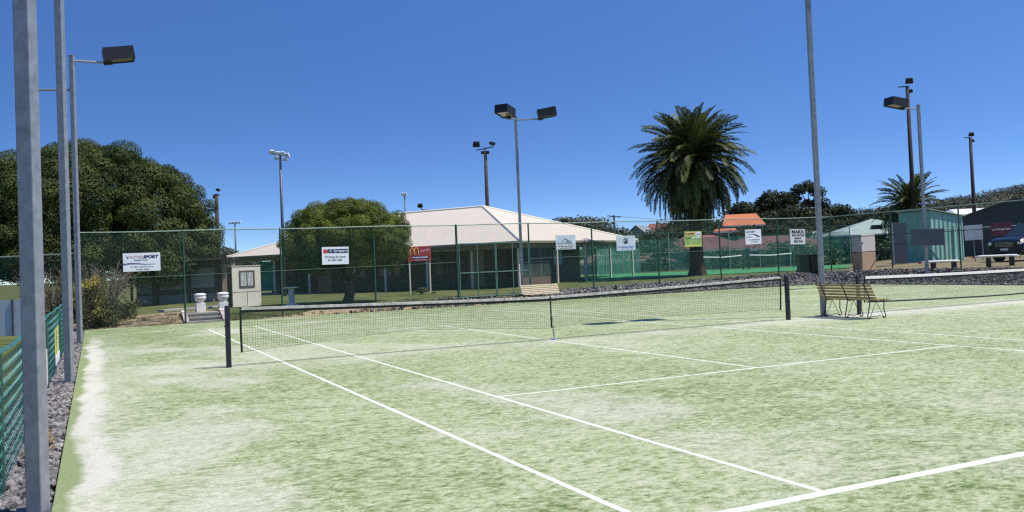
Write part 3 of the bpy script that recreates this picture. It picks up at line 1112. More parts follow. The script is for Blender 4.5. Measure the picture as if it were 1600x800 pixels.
# ================================================================== FENCES
def chain(b, o, ax, L_, z0, z1, pitch, r):
    """chain-link panel: two families of diagonal wires in the plane (ax, z)"""
    o = Vector(o); ax = Vector(ax)
    H = z1-z0
    nrm_ = Vector((-ax.y, ax.x, 0))
    st = pitch*math.sqrt(2)
    for sgn in (1, -1):
        k = -H
        while k < L_:
            a0, a1 = k, k+H
            t0, t1 = max(0, -a0), min(H, L_-a0)
            if t1 > t0+0.01:
                if sgn > 0:
                    p0 = o+ax*(a0+t0)+Vector((0, 0, z0+t0)); p1 = o+ax*(a0+t1)+Vector((0, 0, z0+t1))
                else:
                    p0 = o+ax*(a0+t0)+Vector((0, 0, z1-t0)); p1 = o+ax*(a0+t1)+Vector((0, 0, z1-t1))
                d = (p1-p0).normalized()
                e = d.cross(nrm_)*r
                b.add([p0+e, p0-e*0.5+nrm_*r*.87, p0-e*0.5-nrm_*r*.87, p1+e, p1-e*0.5+nrm_*r*.87, p1-e*0.5-nrm_*r*.87], [(0, 1, 4, 3), (1, 2, 5, 4), (2, 0, 3, 5)])
            k += st


FY = 16.62
bf = thing('chain_link_fence', 'tall green chain-link fence along the back of the courts', 'fence', (7.5, FY, 0))
px_ = [-9.0, -5.7, -2.34, 1.2, 4.62, 7.86, 10.9, 14.31, 17.76, 21.21, 24.6]
for x in px_:
    b = MB(); b.tube([(x-7.5, 0, ground_z(x, FY+.1)-0.4), (x-7.5, 0, 3.24)], 0.034 if abs(x-4.62) > .1 else 0.05, 8)
    b.tube([(x-7.5, 0, 3.24), (x-7.5, 0, 3.29)], [0.036, 0.015], 8)
    b.build('fence_post', M['fence_green'], bf)
b = MB()
rp = []
for i in range(61):
    x = -9.0+33.6*i/60
    rp.append((x-7.5, 0, 3.245+0.012*math.sin(x*1.1)))
b.tube(rp, 0.021, 8)
b.build('top_rail', M['rail'], bf)
b = MB()
b.tube([(-16.5, -0.02, 1.65), (-2.9, -0.02, 1.75)], 0.004, 5); b.tube([(0.4, -0.02, 1.78), (17.1, -0.02, 1.85)], 0.004, 5)
b.build('tension_wire', M['rail'], bf)
b = MB()
for x0, x1 in zip(px_, px_[1:]):
    zb = min(ground_z(x0, FY+.1), ground_z(x1, FY+.1))+0.02
    if abs(x0-4.62) < .1:
        zb = 2.5
    chain(b, (x0-7.5, 0, 0), (1, 0, 0), x1-x0, zb, 3.23, 0.056, 0.0020)
b.build('wire_mesh', M['wire'], bf)
# gate in the back fence
for xa, xb in ((4.70, 6.28), (6.33, 7.80)):
    gl = MB()
    z0, z1 = 0.33, 2.48
    for pa, pb in (((xa, z0), (xa, z1)), ((xb, z0), (xb, z1)), ((xa, z1), (xb, z1)), ((xa, z0), (xb, z0)), ((xa, 1.30), (xb, 1.30)), (((xa+xb)/2, z0), ((xa+xb)/2, z1))):
        gl.tube([(pa[0]-7.5, -0.03, pa[1]), (pb[0]-7.5, -0.03, pb[1])], 0.021, 6)
    go = gl.build('gate_leaf', M['gate'], bf)
    gm = MB(); chain(gm, (xa-7.5, -0.03, 0), (1, 0, 0), xb-xa, z0, z1, 0.056, 0.0020)
    gm.build('gate_mesh', M['wire'], go)

rf = thing('chain_link_fence', 'tall green chain-link fence along the right stone bank', 'fence', (24.55, 0, 0))
pys = [16.6, 12.85, 9.3, 5.8, 2.2, -1.4, -5.0, -9.0]
for y in pys[1:]:
    b = MB(); b.tube([(0, y, 0.2), (0, y, 3.27)], 0.032, 8); b.build('fence_post', M['fence_green'], rf)
b = MB(); b.tube([(0, 16.55, 3.26), (0, -9, 3.30)], 0.021, 8); b.build('top_rail', M['rail'], rf)
b = MB(); b.tube([(0, 16.55, 2.2), (0, -9, 2.25)], 0.016, 8); b.build('middle_rail', M['fence_green'], rf)
b = MB()
for y0, y1 in zip(pys[1:], pys):
    chain(b, (0, y0, 0), (0, 1, 0), y1-y0, 0.6, 3.26, 0.056, 0.0020)
b.build('wire_mesh', M['wire'], rf)

# low teal fence on the left
lf = thing('low_chain_link_fence', 'low teal chain-link fence beside the gravel strip', 'fence', (-9.27, 0, 0))
for y in (-18, -15, -12, -8.2, -4.4, -0.6, 1.4, 5.4, 9.2, 13, 16.4):
    b = MB(); b.tube([(0, y, -0.3), (0, y, 1.10)], 0.026, 8); b.build('fence_post', M['fence_green'], lf)
b = MB()
b.tube([(0, -18+34.4*i/80, 1.085+0.012*math.sin(i*0.9)) for i in range(81)], 0.020, 7)
b.build('top_rail', M['teal_wire'], lf)
b = MB()
# near part: woven zigzag wires, bulging a little between the rows
pit = 0.055
y = -18.0
lr = random.Random(5)
rows = int(1.12/pit)
while y < 16.4:
    k = int(round((y+18)/pit))
    pts = []
    for j in range(rows+1):
        z = -0.06+j*pit
        off = pit*0.5 if (j % 2) else -pit*0.5
        pts.append((0.010*(1 if (j+k) % 2 else -1)+0.03*math.sin(y*0.7)*math.sin(z*2.6), y+off*0.98, z))
    b.tube(pts, 0.0028 if y < 3 else 0.004, 3, cap=False)
    y += pit
b.build('wire_mesh', M['teal_wire'], lf)


def banner(label, y0, y1, z0, z1, mat, x=-9.235):
    t = thing('fence_banner', label, 'banner', (x, (y0+y1)/2, z0), 0, 'banners tied to the low teal fence')
    b = MB(); n = 8
    for i in range(n):
        a, c = y0+(y1-y0)*i/n, y0+(y1-y0)*(i+1)/n
        f = lambda q: 0.008*math.sin(q*7)
        ym = (y0+y1)/2
        b.add([(f(a), a-ym, 0), (f(c), c-ym, 0), (f(c), c-ym, z1-z0), (f(a), a-ym, z1-z0), (f(a)-.006, a-ym, 0), (f(c)-.006, c-ym, 0), (f(c)-.006, c-ym, z1-z0), (f(a)-.006, a-ym, z1-z0)],
              [(0, 1, 2, 3), (7, 6, 5, 4), (3, 2, 6, 7), (0, 4, 5, 1)])
    b.build('sheet', mat, t)
    return t


banner('white banner on the near part of the low teal fence', -11.6, -9.62, 0.15, 0.75, M['sign_white'])
banner('cream banner tied low on the low teal fence', -2.9, -1.0, 0.1, 0.62, M['cab_cream'])
yb = banner('yellow green banner with a white foot on the low teal fence', 1.75, 3.6, 0.28, 0.78, M['sign_yellow'])
b = MB(); b.bx(-0.001, 0.012, -0.9, 0.9, -0.17, -0.01); b.build('white_foot', M['sign_white'], yb)

# lower fence further left behind the corner
p0, p1 = G(-160, 33, 0), G(121, 31, 0)
d = (p1-p0); d.z = 0; Ln = d.length; d.normalize()
ff = thing('chain_link_fence', 'lower dark green fence under the big tree at far left', 'fence', (p0.x, p0.y, 0), 0)
for k in range(5):
    q = d*(Ln*k/4)
    b = MB(); b.tube([(q.x, q.y, -0.3), (q.x, q.y, 2.62)], 0.03, 8); b.build('fence_post', M['fence_green'], ff)
b = MB(); b.tube([(0, 0, 2.60), (d.x*Ln, d.y*Ln, 2.60)], 0.021, 8); b.build('top_rail', M['rail'], ff)
b = MB(); chain(b, (0, 0, 0), d, Ln, 0.02, 2.59, 0.062, 0.0034); b.build('wire_mesh', M['wire'], ff)

# shade cloth fences round the green hard court
def cloth_mat(name, c, cover):
    mt, t, bs = _nt(name)
    v = objco(t)
    f = noise(t, mapped(t, v, (1, 1, 0.4)), 1.2, 4, 0.6)
    cc = ramp(t, f, [(0.3, tuple(x*0.75 for x in c)), (0.7, tuple(x*1.25 for x in c))])
    t.links.new(cc, bs.inputs['Base Color'])
    bs.inputs['Roughness'].default_value = 0.9
    tr = t.nodes.new('ShaderNodeBsdfTransparent')
    mx = t.nodes.new('ShaderNodeMixShader')
    mx.inputs[0].default_value = cover
    t.links.new(tr.outputs[0], mx.inputs[1]); t.links.new(bs.outputs[0], mx.inputs[2])
    t.links.new(mx.outputs[0], t.nodes['Material Output'].inputs[0])
    return mt


M['shade'] = cloth_mat('green_shade_mesh', (0.05, 0.25, 0.18), 0.45)


def shade_fence(label, pa, pb, z0, z1, zc, npost, name='shade_cloth_fence'):
    d = (pb-pa); d.z = 0; Ln = d.length; d.normalize()
    t = thing(name, label, 'fence', (pa.x, pa.y, 0), heading(d))
    for k in range(npost):
        q = Ln*k/(npost-1)
        b = MB(); b.tube([(q, 0, z0-0.3), (q, 0, z1)], 0.035, 7); b.build('fence_post', M['rail'], t)
    b = MB(); b.tube([(0, 0, z1), (Ln, 0, z1)], 0.022, 7); b.build('top_rail', M['fence_green'], t)
    b = MB()
    n = int(Ln/0.5)
    for i in range(n):
        f = lambda q: 0.03+0.03*math.sin(q*2.1)+0.02*math.sin(q*5.3)
        a, c = Ln*i/n, Ln*(i+1)/n
        b.add([(a, f(a), z0), (c, f(c), z0), (c, f(c), zc), (a, f(a), zc)], [(0, 1, 2, 3)])
    b.build('shade_cloth', M['shade'], t)
    return t


shade_fence('green shade cloth fence along the back of the far green hard court', G(905, 64, .45), G(1330, 64, .45), 0.42, 3.3, 2.9, 10)
shade_fence('green shade cloth fence on the clubhouse side of the green hard court', G(918, 56, .45), G(1000, 63.5, .45), 0.42, 2.5, 2.3, 4)

# nets on the green court
for (pa, pb, D, lab) in ((1098, 1160, 57, 'small tennis net with pale band behind the palm'), (1172, 1238, 59, 'small tennis net with pale band right of the palm')):
    a, c = G(pa, D, .5), G(pb, D+1.5, .5)
    z = ground_z(a.x, a.y)+.03
    t = thing('small_tennis_net', lab, 'tennis net', (a.x, a.y, z), heading(c-a))
    Ln = (c-a).length
    b = MB(); b.tube([(0, 0, 0.95), (Ln*0.5, 0, 0.88), (Ln, 0, 0.95)], 0.035, 6); b.build('headband', M['white'], t)
    b = MB()
    for i in range(int(Ln/0.06)):
        b.tube([(i*0.06, 0, 0.1), (i*0.06, 0, 0.9)], 0.0016, 3, cap=False)
    for k in range(12):
        b.tube([(0, 0, 0.1+k*0.07), (Ln, 0, 0.1+k*0.07)], 0.0016, 3, cap=False)
    b.build('netting', M['cord'], t)
    for x in (-0.1, Ln+0.1):
        b = MB(); b.tube([(x, 0, -0.1), (x, 0, 1.05)], 0.045, 8); b.lathe([(0.06, 1.05), (0.06, 1.09), (0.01, 1.12)], 10, (x, 0, 0)); b.build('post', M['fence_green'], t)


# ================================================================== SIGNS
def text_part(body, size, loc, mat, parent, name='lettering', bold=0.0, sx=1.0, shear=0.0, depth=0.004):
    cu = bpy.data.curves.new(name, 'FONT')
    cu.body = body; cu.size = size; cu.align_x = 'CENTER'; cu.align_y = 'CENTER'
    cu.extrude = depth; cu.offset = bold; cu.shear = shear
    tmp = bpy.data.objects.new('tmp_text', cu)
    me = bpy.data.meshes.new_from_object(tmp)
    bpy.data.objects.remove(tmp); bpy.data.curves.remove(cu)
    me.materials.clear(); me.materials.append(mat)
    o = bpy.data.objects.new(name, me)
    col.objects.link(o)
    o.parent = parent
    o.location = loc
    o.rotation_euler = (PI/2, 0, 0)
    o.scale = (sx, 1, 1)
    return o


def sign(label, px, py, w_, h_, D=None, plane=None, mat=None, rz=0.0, tilt=0.0, name='fence_sign'):
    """board facing local -y, centred at its origin"""
    if plane is not None:
        d = FX + RX*((px-800)/FPX) - UX*((py-PPY)/FPX)
        c = CAM + d*((plane-CAM.y)/d.y)
    else:
        c = P(px, py, D)
    t = thing(name, label, 'sign', c, rz, 'advertising signs around the courts')
    t.rotation_euler = (0, tilt, rz)
    b = MB(); b.box((0, 0, 0), (w_, 0.012, h_)); b.build('board', mat, t, bevel=0.004)
    return t


def bar(t, x, z, wd, ht, mat, name='print'):
    b = MB(); b.box((x, -0.0085, z), (wd, 0.004, ht)); b.build(name, mat, t)


def smudge(t, x, z, wd, ht, mat, seed, name='small_print'):
    """a line of print too small to read: a row of uneven dashes"""
    r = random.Random(seed); b = MB(); q = x-wd/2
    while q < x+wd/2-0.01:
        l = 0.02+r.random()*0.05
        l = min(l, x+wd/2-q)
        b.box((q+l/2, -0.0085, z+r.uniform(-.1, .1)*ht), (l, 0.004, ht*r.uniform(.6, 1)))
        q += l+0.012+(0.03 if r.random() < .2 else 0)
    b.build(name, mat, t)


FP = FY-0.05
s = sign('white sign with a red and navy sports shop name before the big dark tree', 221.5, 409.5, 1.19, 0.63, plane=FP, mat=M['sign_white'])
text_part('INTER', 0.135, (-0.165, -0.0085, 0.175), M['ink_pink'], s, bold=0.002, sx=1.15)
text_part('SPORT', 0.135, (0.285, -0.0085, 0.175), M['ink_navy'], s, bold=0.006, sx=1.15, shear=0.15)
b = MB(); b.prism([(-0.50, -0.0065, 0.22), (-0.455, -0.0065, 0.20), (-0.44, -0.0065, 0.17), (-0.385, -0.0065, 0.22), (-0.435, -0.0065, 0.115)], (0, -0.004, 0)); b.build('tick_emblem', M['ink_navy'], s)
smudge(s, 0.0, 0.07, 0.48, 0.05, M['ink_grey'], 1)
b = MB(); b.tube([(-0.59, -0.008, -0.055), (-0.35, -0.008, -0.035), (-0.1, -0.008, -0.045), (0.1, -0.008, -0.075), (0.45, -0.008, -0.075)], [.016, .014, .012, .008, .004], 6); b.build('wave_line', M['ink_navy'], s)
smudge(s, 0.0, -0.16, 0.70, 0.04, M['ink_grey'], 2)
smudge(s, 0.03, -0.25, 0.44, 0.045, M['ink_grey'], 3)

s = sign('white sign with a red and navy tyre shop strip before the rounded tree', 524, 399.5, 1.02, 0.66, plane=FP, mat=M['sign_white'], tilt=R(0.6))
bar(s, 0.10, 0.175, 0.76, 0.15, M['ink_navy'], 'logo_strip')
b = MB(); b.prism([(-0.45, -0.0065, 0.245), (-0.36, -0.0065, 0.245), (-0.27, -0.0065, 0.105), (-0.45, -0.0065, 0.105)], (0, -0.006, 0)); b.build('red_wedge', M['ink_red'], s)
b = MB(); b.prism([(-0.33, -0.0105, 0.235), (-0.17, -0.0105, 0.235), (-0.22, -0.0105, 0.115), (-0.26, -0.0105, 0.115)], (0, -0.003, 0)); b.build('black_wedge', M['ink_black'], s)
b = MB()
b.tube([(-0.25, -0.015, 0.13), (-0.20, -0.015, 0.20), (-0.13, -0.015, 0.225)], [.006, .012, .004], 5); b.tube([(-0.20, -0.015, 0.125), (-0.13, -0.015, 0.17)], [.004, .010], 5)
b.build('white_stroke', M['ink_white'], s)
text_part('Tyrepower', 0.115, (0.19, -0.0115, 0.178), M['ink_white'], s, bold=0.003)
text_part('373 Barkly St. Ararat', 0.092, (0.0, -0.0085, -0.045), M['ink_grey'], s, bold=0.002)
text_part('Ph. 5352 1488', 0.092, (-0.02, -0.0085, -0.165), M['ink_grey'], s, bold=0.002)

s = sign('pale faded sign with a roof drawing before the clubhouse end', 884, 378.5, 0.96, 0.62, plane=FP, mat=M['sign_grey'])
bar(s, 0, -0.19, 0.93, 0.20, M['sign_blank'], 'pale_foot')
b = MB(); b.tube([(-0.18, -0.009, 0.05), (-0.02, -0.009, 0.17), (0.15, -0.009, 0.05)], 0.012, 5); b.build('roof_drawing', M['ink_grey'], s)
text_part('RSL', 0.20, (0.17, -0.0085, -0.02), M['ink_grey'], s, bold=0.004)
text_part('Ararat', 0.16, (-0.22, -0.0085, -0.03), M['ink_grey'], s, shear=0.3)
smudge(s, 0, -0.17, 0.7, 0.045, M['ink_grey'], 5); smudge(s, 0, -0.25, 0.6, 0.035, M['ink_grey'], 6)

s = sign('white sign with a black striped shell emblem and blue script', 978, 380, 0.98, 0.65, plane=FP, mat=M['sign_grey'])
b = MB()
for (x0, z0, x1, z1, rr) in ((-0.13, .14, .0, .25, .028), (-.02, .12, .10, .25, .022), (-.14, .06, .12, .17, .02), (-.12, .02, .12, .11, .022), (-.08, -.02, .10, .045, .03)):
    b.tube([(x0, -0.006, z0), ((x0+x1)/2, -0.006, (z0+z1)/2-.01), (x1, -0.006, z1)], [rr*.6, rr, rr*.5], 6)
for i in range(len(b.v)):
    b.v[i] = (b.v[i][0], max(-0.0105, min(-0.005, b.v[i][1]-0.004)), b.v[i][2])
b.build('striped_emblem', M['ink_black'], s)
smudge(s, 0.0, -0.165, 0.86, 0.075, M['ink_blue'], 7, 'blue_script'); smudge(s, 0.05, -0.255, 0.6, 0.03, M['ink_blue'], 8)

s = sign('lime green and yellow sign hung before the palm trunk', 1083, 373.5, 0.98, 0.72, plane=FP, mat=M['sign_lime'])
bar(s, -0.13, 0.235, 0.62, 0.17, solid('pale_orange_print', (0.62, 0.44, 0.20), .6, 0, .1), 'orange_strip')
smudge(s, -0.17, 0.235, 0.50, 0.10, M['ink_red'], 9, 'red_words')
b = MB(); b.lathe([(0.13, 0), (0.13, 0.004), (0, 0.005)], 18); 
b.v = [(x*1.25+0.30, -0.0065-z, y*0.8+0.23) for x, y, z in b.v]; b.f = [f[::-1] for f in b.f]
b.build('white_oval', M['ink_white'], s)
b = MB(); b.tube([(0.2, -0.013, 0.25), (0.27, -0.013, 0.20), (0.33, -0.013, 0.25), (0.41, -0.013, 0.21)], 0.014, 5); b.build('oval_mark', M['ink_black'], s)
smudge(s, 0.18, 0.06, 0.46, 0.10, M['ink_white'], 10); smudge(s, 0.25, 0.03, 0.3, 0.05, M['ink_grey'], 12)
smudge(s, -0.28, 0.05, 0.30, 0.08, M['ink_green'], 13)
bar(s, 0, -0.30, 0.92, 0.09, M['sign_yellow'], 'yellow_foot')

s = sign('white sign with a dark curved swoosh right of the palm', 1177, 370, 0.96, 0.70, plane=FP, mat=M['sign_white'], tilt=R(-1))
smudge(s, -0.12, 0.24, 0.6, 0.09, M['ink_grey'], 14)
b = MB(); b.tube([(-0.40, -0.004, 0.09), (-0.12, -0.004, 0.135), (0.08, -0.004, 0.11), (0.25, -0.004, 0.03), (0.42, -0.004, -0.02)], [.006, .010, .02, .045, .006], 8)
b.v = [(x, max(-0.012, min(-0.005, y)), z) for x, y, z in b.v]
b.build('swoosh', M['ink_navy'], s)
smudge(s, -0.25, 0.0, 0.30, 0.05, M['ink_grey'], 15); smudge(s, 0.03, -0.14, 0.66, 0.055, M['ink_grey'], 16); smudge(s, 0.06, -0.24, 0.42, 0.04, M['ink_grey'], 17)

s = sign('white sign lettered with four black lines by the tall pole', 1246.5, 370, 0.95, 0.74, plane=FP, mat=solid('off_white_sign', (0.66, 0.66, 0.62), .5, 0, .05), tilt=R(1.2))
text_part('MARX', 0.235, (0.0, -0.0085, 0.235), M['ink_black'], s, bold=0.007, sx=1.22)
text_part('REAL MOTORS', 0.12, (0.02, -0.0085, 0.07), M['ink_black'], s, bold=0.004)
text_part('ARARAT', 0.125, (0.0, -0.0085, -0.075), M['ink_black'], s, bold=0.004)
text_part('5352 3946', 0.13, (0.02, -0.0085, -0.225), M['ink_black'], s, bold=0.004)

s = sign('dark maroon bank sign on the rail fence behind the car', 1564.5, 358, 1.10, 0.66, D=46, mat=M['sign_maroon'], rz=VIEW_RZ, tilt=R(-0.5))
text_part('Bendigo Bank', 0.145, (0.09, -0.0085, 0.0), M['ink_white'], s, bold=0.001)
b = MB()
b.tube([(-0.41+0.055*math.cos(2*PI*k/16), -0.008, 0.0+0.055*math.sin(2*PI*k/16)) for k in range(17)], 0.010, 5); b.build('ring_emblem', M['ink_white'], s)

s = sign('blank pale grey board on a thin post left of the maroon sign', 1521, 363.5, 0.90, 0.73, D=43.5, mat=M['sign_blank'], rz=VIEW_RZ, tilt=R(-1.5))
gz = P(1521, 363.5, 43.5)
hh = gz.z-ground_z(gz.x, gz.y)
b = MB(); b.tube([(0.0, 0.035, -hh-0.1), (0.0, 0.035, 0.3)], 0.025, 8); b.build('post', M['steel'], s)

s = sign('wide dark slate board tied to the right fence by the light pole', 1449.5, 370.5, 1.41, 0.70, D=37.0, mat=M['sign_slate'], rz=VIEW_RZ, tilt=R(1.2))
pz = P(1406.5, 384, 44.5)
t = thing('notice_cabinet', 'tall narrow dark slate panel with pale edge right of the tan cabinet', 'panel', (pz.x, pz.y, ground_z(pz.x, pz.y)), VIEW_RZ+R(6))
b = MB(); b.bx(-0.36, 0.36, -0.06, 0.06, 0.05, 2.12); b.build('panel', M['sign_slate'], t, bevel=0.01)
b = MB(); b.bx(-0.41, -0.365, -0.07, 0.07, -0.1, 2.13); b.build('edge_post', M['steel'], t)
b = MB(); b.bx(-0.36, 0.36, -0.066, -0.0605, 1.06, 1.075); b.build('join', M['black'], t)


# ================================================================== CLUBHOUSE
C1 = G(812, 45, 0.25)
XB = RH*0.84-FH*0.54
club = thing('clubhouse', 'long low brick clubhouse with a cream hipped roof and verandah', 'building', (C1.x, C1.y, 0.25), heading(XB))
LB, WB, EZ, RZ_ = 21.2, 13.0, 2.52, 4.86
b = MB(); b.bx(-LB, 0, 0, WB, -0.4, 0.04); b.build('floor_slab', M['concrete'], club)
wl = MB()
wl.bx(-LB+0.6, -2.2, 2.2, 10.6, 0.045, EZ+0.1)
wall = wl.build('wall', M['brick'], club)
ov = 0.45
A = [(-LB-ov, -ov, EZ-.05), (ov, -ov, EZ-.05), (ov, WB+ov, EZ-.05), (-LB-ov, WB+ov, EZ-.05)]
ra, rb = (-LB+6.5, 6.5, RZ_), (-6.5, 6.5, RZ_)
rm = MB()
rm.poly([A[0], A[1], rb, ra], 0); rm.poly([A[2], A[3], ra, rb], 0)
rm.poly([A[1], A[2], rb], 1); rm.poly([A[3], A[0], ra], 1)
rm.poly([tuple(Vector(p)+Vector((0, 0, -.06))) for p in (A[3], A[2], A[1], A[0])], 2)
for i in range(4):
    p, q = Vector(A[i]), Vector(A[(i+1) % 4])
    dn = Vector((0, 0, -.06))
    rm.poly([p+dn, q+dn, q, p], 2)
roof = rm.build('roof', [M['roof_x'], M['roof_y'], M['fascia']], club)
cp = MB()
up = Vector((0, 0, 0.035))
for p, q in ((ra, rb), (rb, A[1]), (rb, A[2]), (ra, A[0]), (ra, A[3])):
    cp.tube([Vector(p)+up*.6, Vector(q)+up*.6], 0.075, 6)
cp.build('ridge_cap', MATS['cream_paint'], roof)
fb = MB()
fb.bx(-LB-ov, ov, -ov-.10, -ov-.004, EZ-.16, EZ-.045); fb.bx(ov+.004, ov+.10, -ov, WB+ov, EZ-.16, EZ-.045)
fb.build('gutter', M['fascia'], club)
fb = MB()
fb.bx(-LB, -.08, 0.05, .13, EZ-.40, EZ-.13); fb.bx(-.10, -.02, .14, WB, EZ-.40, EZ-.13)
fb.build('verandah_beam', M['fascia'], club)
for x in (0, -2.9, -5.9, -8.9, -11.9, -14.9, -17.9, -20.9):
    b = MB(); b.box((x-.06, 0.09, EZ/2-.2), (0.11, 0.11, EZ-.41)); b.build('verandah_post', M['post_tan'], club, bevel=.008)
for y in (3.4, 6.6, 9.8, 12.9):
    b = MB(); b.box((.30, y, EZ/2-.12), (0.11, 0.11, EZ-.25)); b.build('verandah_post', M['post_tan'], club, bevel=.008)
for y in (10.4, 12.9):
    b = MB(); b.box((-2.3, y+.1, EZ/2-.2), (0.11, 0.11, EZ-.41)); b.build('verandah_post', M['post_tan'], club, bevel=.008)
# front doors and windows in the recessed wall (y = 2.2)
def wall_unit(x0, x1, z0, z1, kind):
    f = MB()
    for (a, c, e, g) in ((x0-.06, x0, z0, z1+.06), (x1, x1+.06, z0, z1+.06), (x0, x1, z1, z1+.06)):
        f.bx(a, c, 2.15, 2.197, e, g)
    fo = f.build(kind+'_frame' if kind == 'door' else 'window', M['fascia'], club)
    b = MB(); b.bx(x0, x1, 2.165, 2.195, z0, z1)
    b.build('leaf' if kind == 'door' else 'pane', M['door_tan'] if kind == 'door' else M['glass'], fo)


wall_unit(-4.6, -3.65, 0.05, 2.1, 'door'); wall_unit(-16.3, -15.2, 0.05, 2.1, 'door'); wall_unit(-6.9, -6.2, 0.9, 2.0, 'window')
wall_unit(-11.2, -9.0, 0.9, 2.1, 'window'); wall_unit(-14.2, -12.4, 0.9, 2.1, 'window')
# glazed windbreak round the corner bay
gw = MB()
gw.bx(-.055, -.03, .16, 3.33, .62, EZ-.41)
wb = gw.build('windbreak_pane', glass_dark('smoked_glass', (0.045, 0.06, 0.06), .12), club)
gf = MB(); gf.bx(-.075, -.02, .16, 3.33, .045, .6); gf.build('windbreak_base', M['brick'], club)
gf = MB()
for y in (1.2, 2.25):
    gf.bx(-.07, -.02, y-.02, y+.02, .602, EZ-.41)
gf.bx(-.07, -.02, .16, 3.33, 1.35, 1.39)
gf.build('windbreak_frame', M['fascia'], wb)
# bar counter, end openings
cb = MB(); cb.bx(-2.1, -1.9, 3.6, 8.4, .045, 1.05); cb.build('counter', M['shelter_brown'], club)
cb = MB(); cb.bx(-2.16, -2.19, 7.3, 8.3, 1.15, 2.05); cb.build('pale_board', M['panel'], club)
cb = MB(); cb.bx(-2.16, -2.19, 4.9, 5.75, 1.55, 2.02); cb.build('sunlit_window', M['cab_cream'], club)  # window in the sun, its brightness put into the cream colour
gs = MB(); gs.bx(-19.6, -18.2, .3, .33, .25, 2.1); gs.build('shade_blind', M['teal_cloth'], club)
cb = MB(); cb.bx(-17.9, -17.7, 2.0, 2.195, .05, 2.3); cb.bx(-20.5, -18.3, 2.12, 2.195, .05, 2.1); cb.build('side_door', M['shelter_brown'], club)
# red restaurant sign on the verandah
sgp = P(655.5, 396.5, 42)
sgn = thing('verandah_sign', 'red sign with yellow arches on posts before the clubhouse verandah', 'sign', sgp, VIEW_RZ+R(24), 'advertising signs around the courts')
b = MB(); b.box((0, 0, 0), (1.14, 0.03, 0.70)); b.build('board', M['sign_red'], sgn, bevel=.004)
for x in (-.5, .5):
    b = MB(); b.bx(x-.03, x+.03, .02, .08, -1.9, .3); b.build('post', M['post_tan'], sgn)
b = MB()
for cx in (-0.37, -0.17):
    arc = []
    for k in range(15):
        t_ = k/14*PI
        arc.append((cx-0.10*math.cos(t_)*(1.12 if (cx < -.3) == (k < 7) else 1.0), -0.02, -0.03+0.31*math.sin(t_)**0.75))
    b.tube(arc, [0.030-.012*math.sin(k/14*PI) for k in range(15)], 6)
b.build('arches', M['ink_gold'], sgn)
text_part('McCafe', 0.15, (0.26, -0.018, 0.15), M['ink_pink'], sgn, bold=.004, shear=.25).rotation_euler = (PI/2, R(-12), 0)
b = MB(); b.box((0.03, -0.018, -0.18), (0.84, 0.008, 0.13)); b.build('navy_strip', M['ink_navy'], sgn)
smudge(sgn, 0.03, -0.17, 0.74, 0.06, M['ink_white'], 21)
for o in sgn.children:
    if o.name.startswith('small_print'):
        o.location.y = -0.017
smudge(sgn, 0.05, -0.29, 0.62, 0.04, M['ink_pink'], 22, 'foot_print')
for o in sgn.children:
    if o.name.startswith('foot_print'):
        o.location.y = -0.009

# ================================================================== SMALL STRUCTURES LEFT
# ticket hut
p = G(381, 37.6, 0.29)
hut = thing('scorer_hut', 'small cream hut with one curtained window near the steps', 'hut', (p.x, p.y, ground_z(p.x, p.y)), VIEW_RZ+R(38))
b = MB(); b.bx(-0.62, 0.62, -0.4, 0.05, 0.0, 1.70); b.build('wall', M['cream'], hut, bevel=.01)
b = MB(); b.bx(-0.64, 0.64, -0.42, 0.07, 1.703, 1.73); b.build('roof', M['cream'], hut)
f = MB()
f.bx(-.31, .35, -.43, -.402, .82, .87); f.bx(-.31, .35, -.43, -.402, 1.47, 1.52); f.bx(-.31, -.26, -.43, -.402, .872, 1.468); f.bx(.30, .35, -.43, -.402, .872, 1.468); f.bx(.0, .03, -.425, -.402, .872, 1.468)
wf = f.build('window', M['shelter_brown'], hut)
b = MB(); b.bx(-.258, .298, -.414, -.404, .872, 1.468); b.build('pane', M['pale_glass'], wf)
b = MB()
for k in range(9):
    b.bx(-.25+k*.06, -.225+k*.06, -.4155, -.4142, .88, 1.46)
b.build('curtain', M['white'], wf)
b = MB(); b.bx(-.66, -.625, -.40, .07, -.02, 1.70); b.build('shaded_side', M['wood_dark'], hut)  # dark sheet over the hut's left side, shade put into its colour
b = MB(); b.bx(.0, .02, -.406, -.402, 0.05, .62); b.bx(-.61, .61, -.405, -.4025, .62, .635); b.build('cladding_joint', M['shelter_brown'], hut)

# steps with two urns
M['cheek'] = solid('pale_render', (0.58, 0.50, 0.41), 0.85)
st = thing('concrete_steps', 'short flight of concrete steps with pale cheek walls through the bank', 'steps', (-5.0, 16.75, 0), 0)
for k in range(3):
    b = MB(); b.bx(-.56, .56, 0.0+.42*k, .44+.42*k, -.2, -.02+.13*k); b.bx(-.56, .56, -.05+.42*k, .44+.42*k, -.019+.13*k, .03+.13*k); b.build('step', M['concrete'], st)
for sx in (-1, 1):
    b = MB()
    x0, x1 = (sx*.58, sx*.74)
    b.prism([(min(x0, x1), -.12, -.2), (min(x0, x1), -.12, .05), (min(x0, x1), 1.05, .40), (min(x0, x1), 1.3, .40), (min(x0, x1), 1.3, -.2)], (.16, 0, 0))
    b.build('cheek_wall', M['cheek'], st)


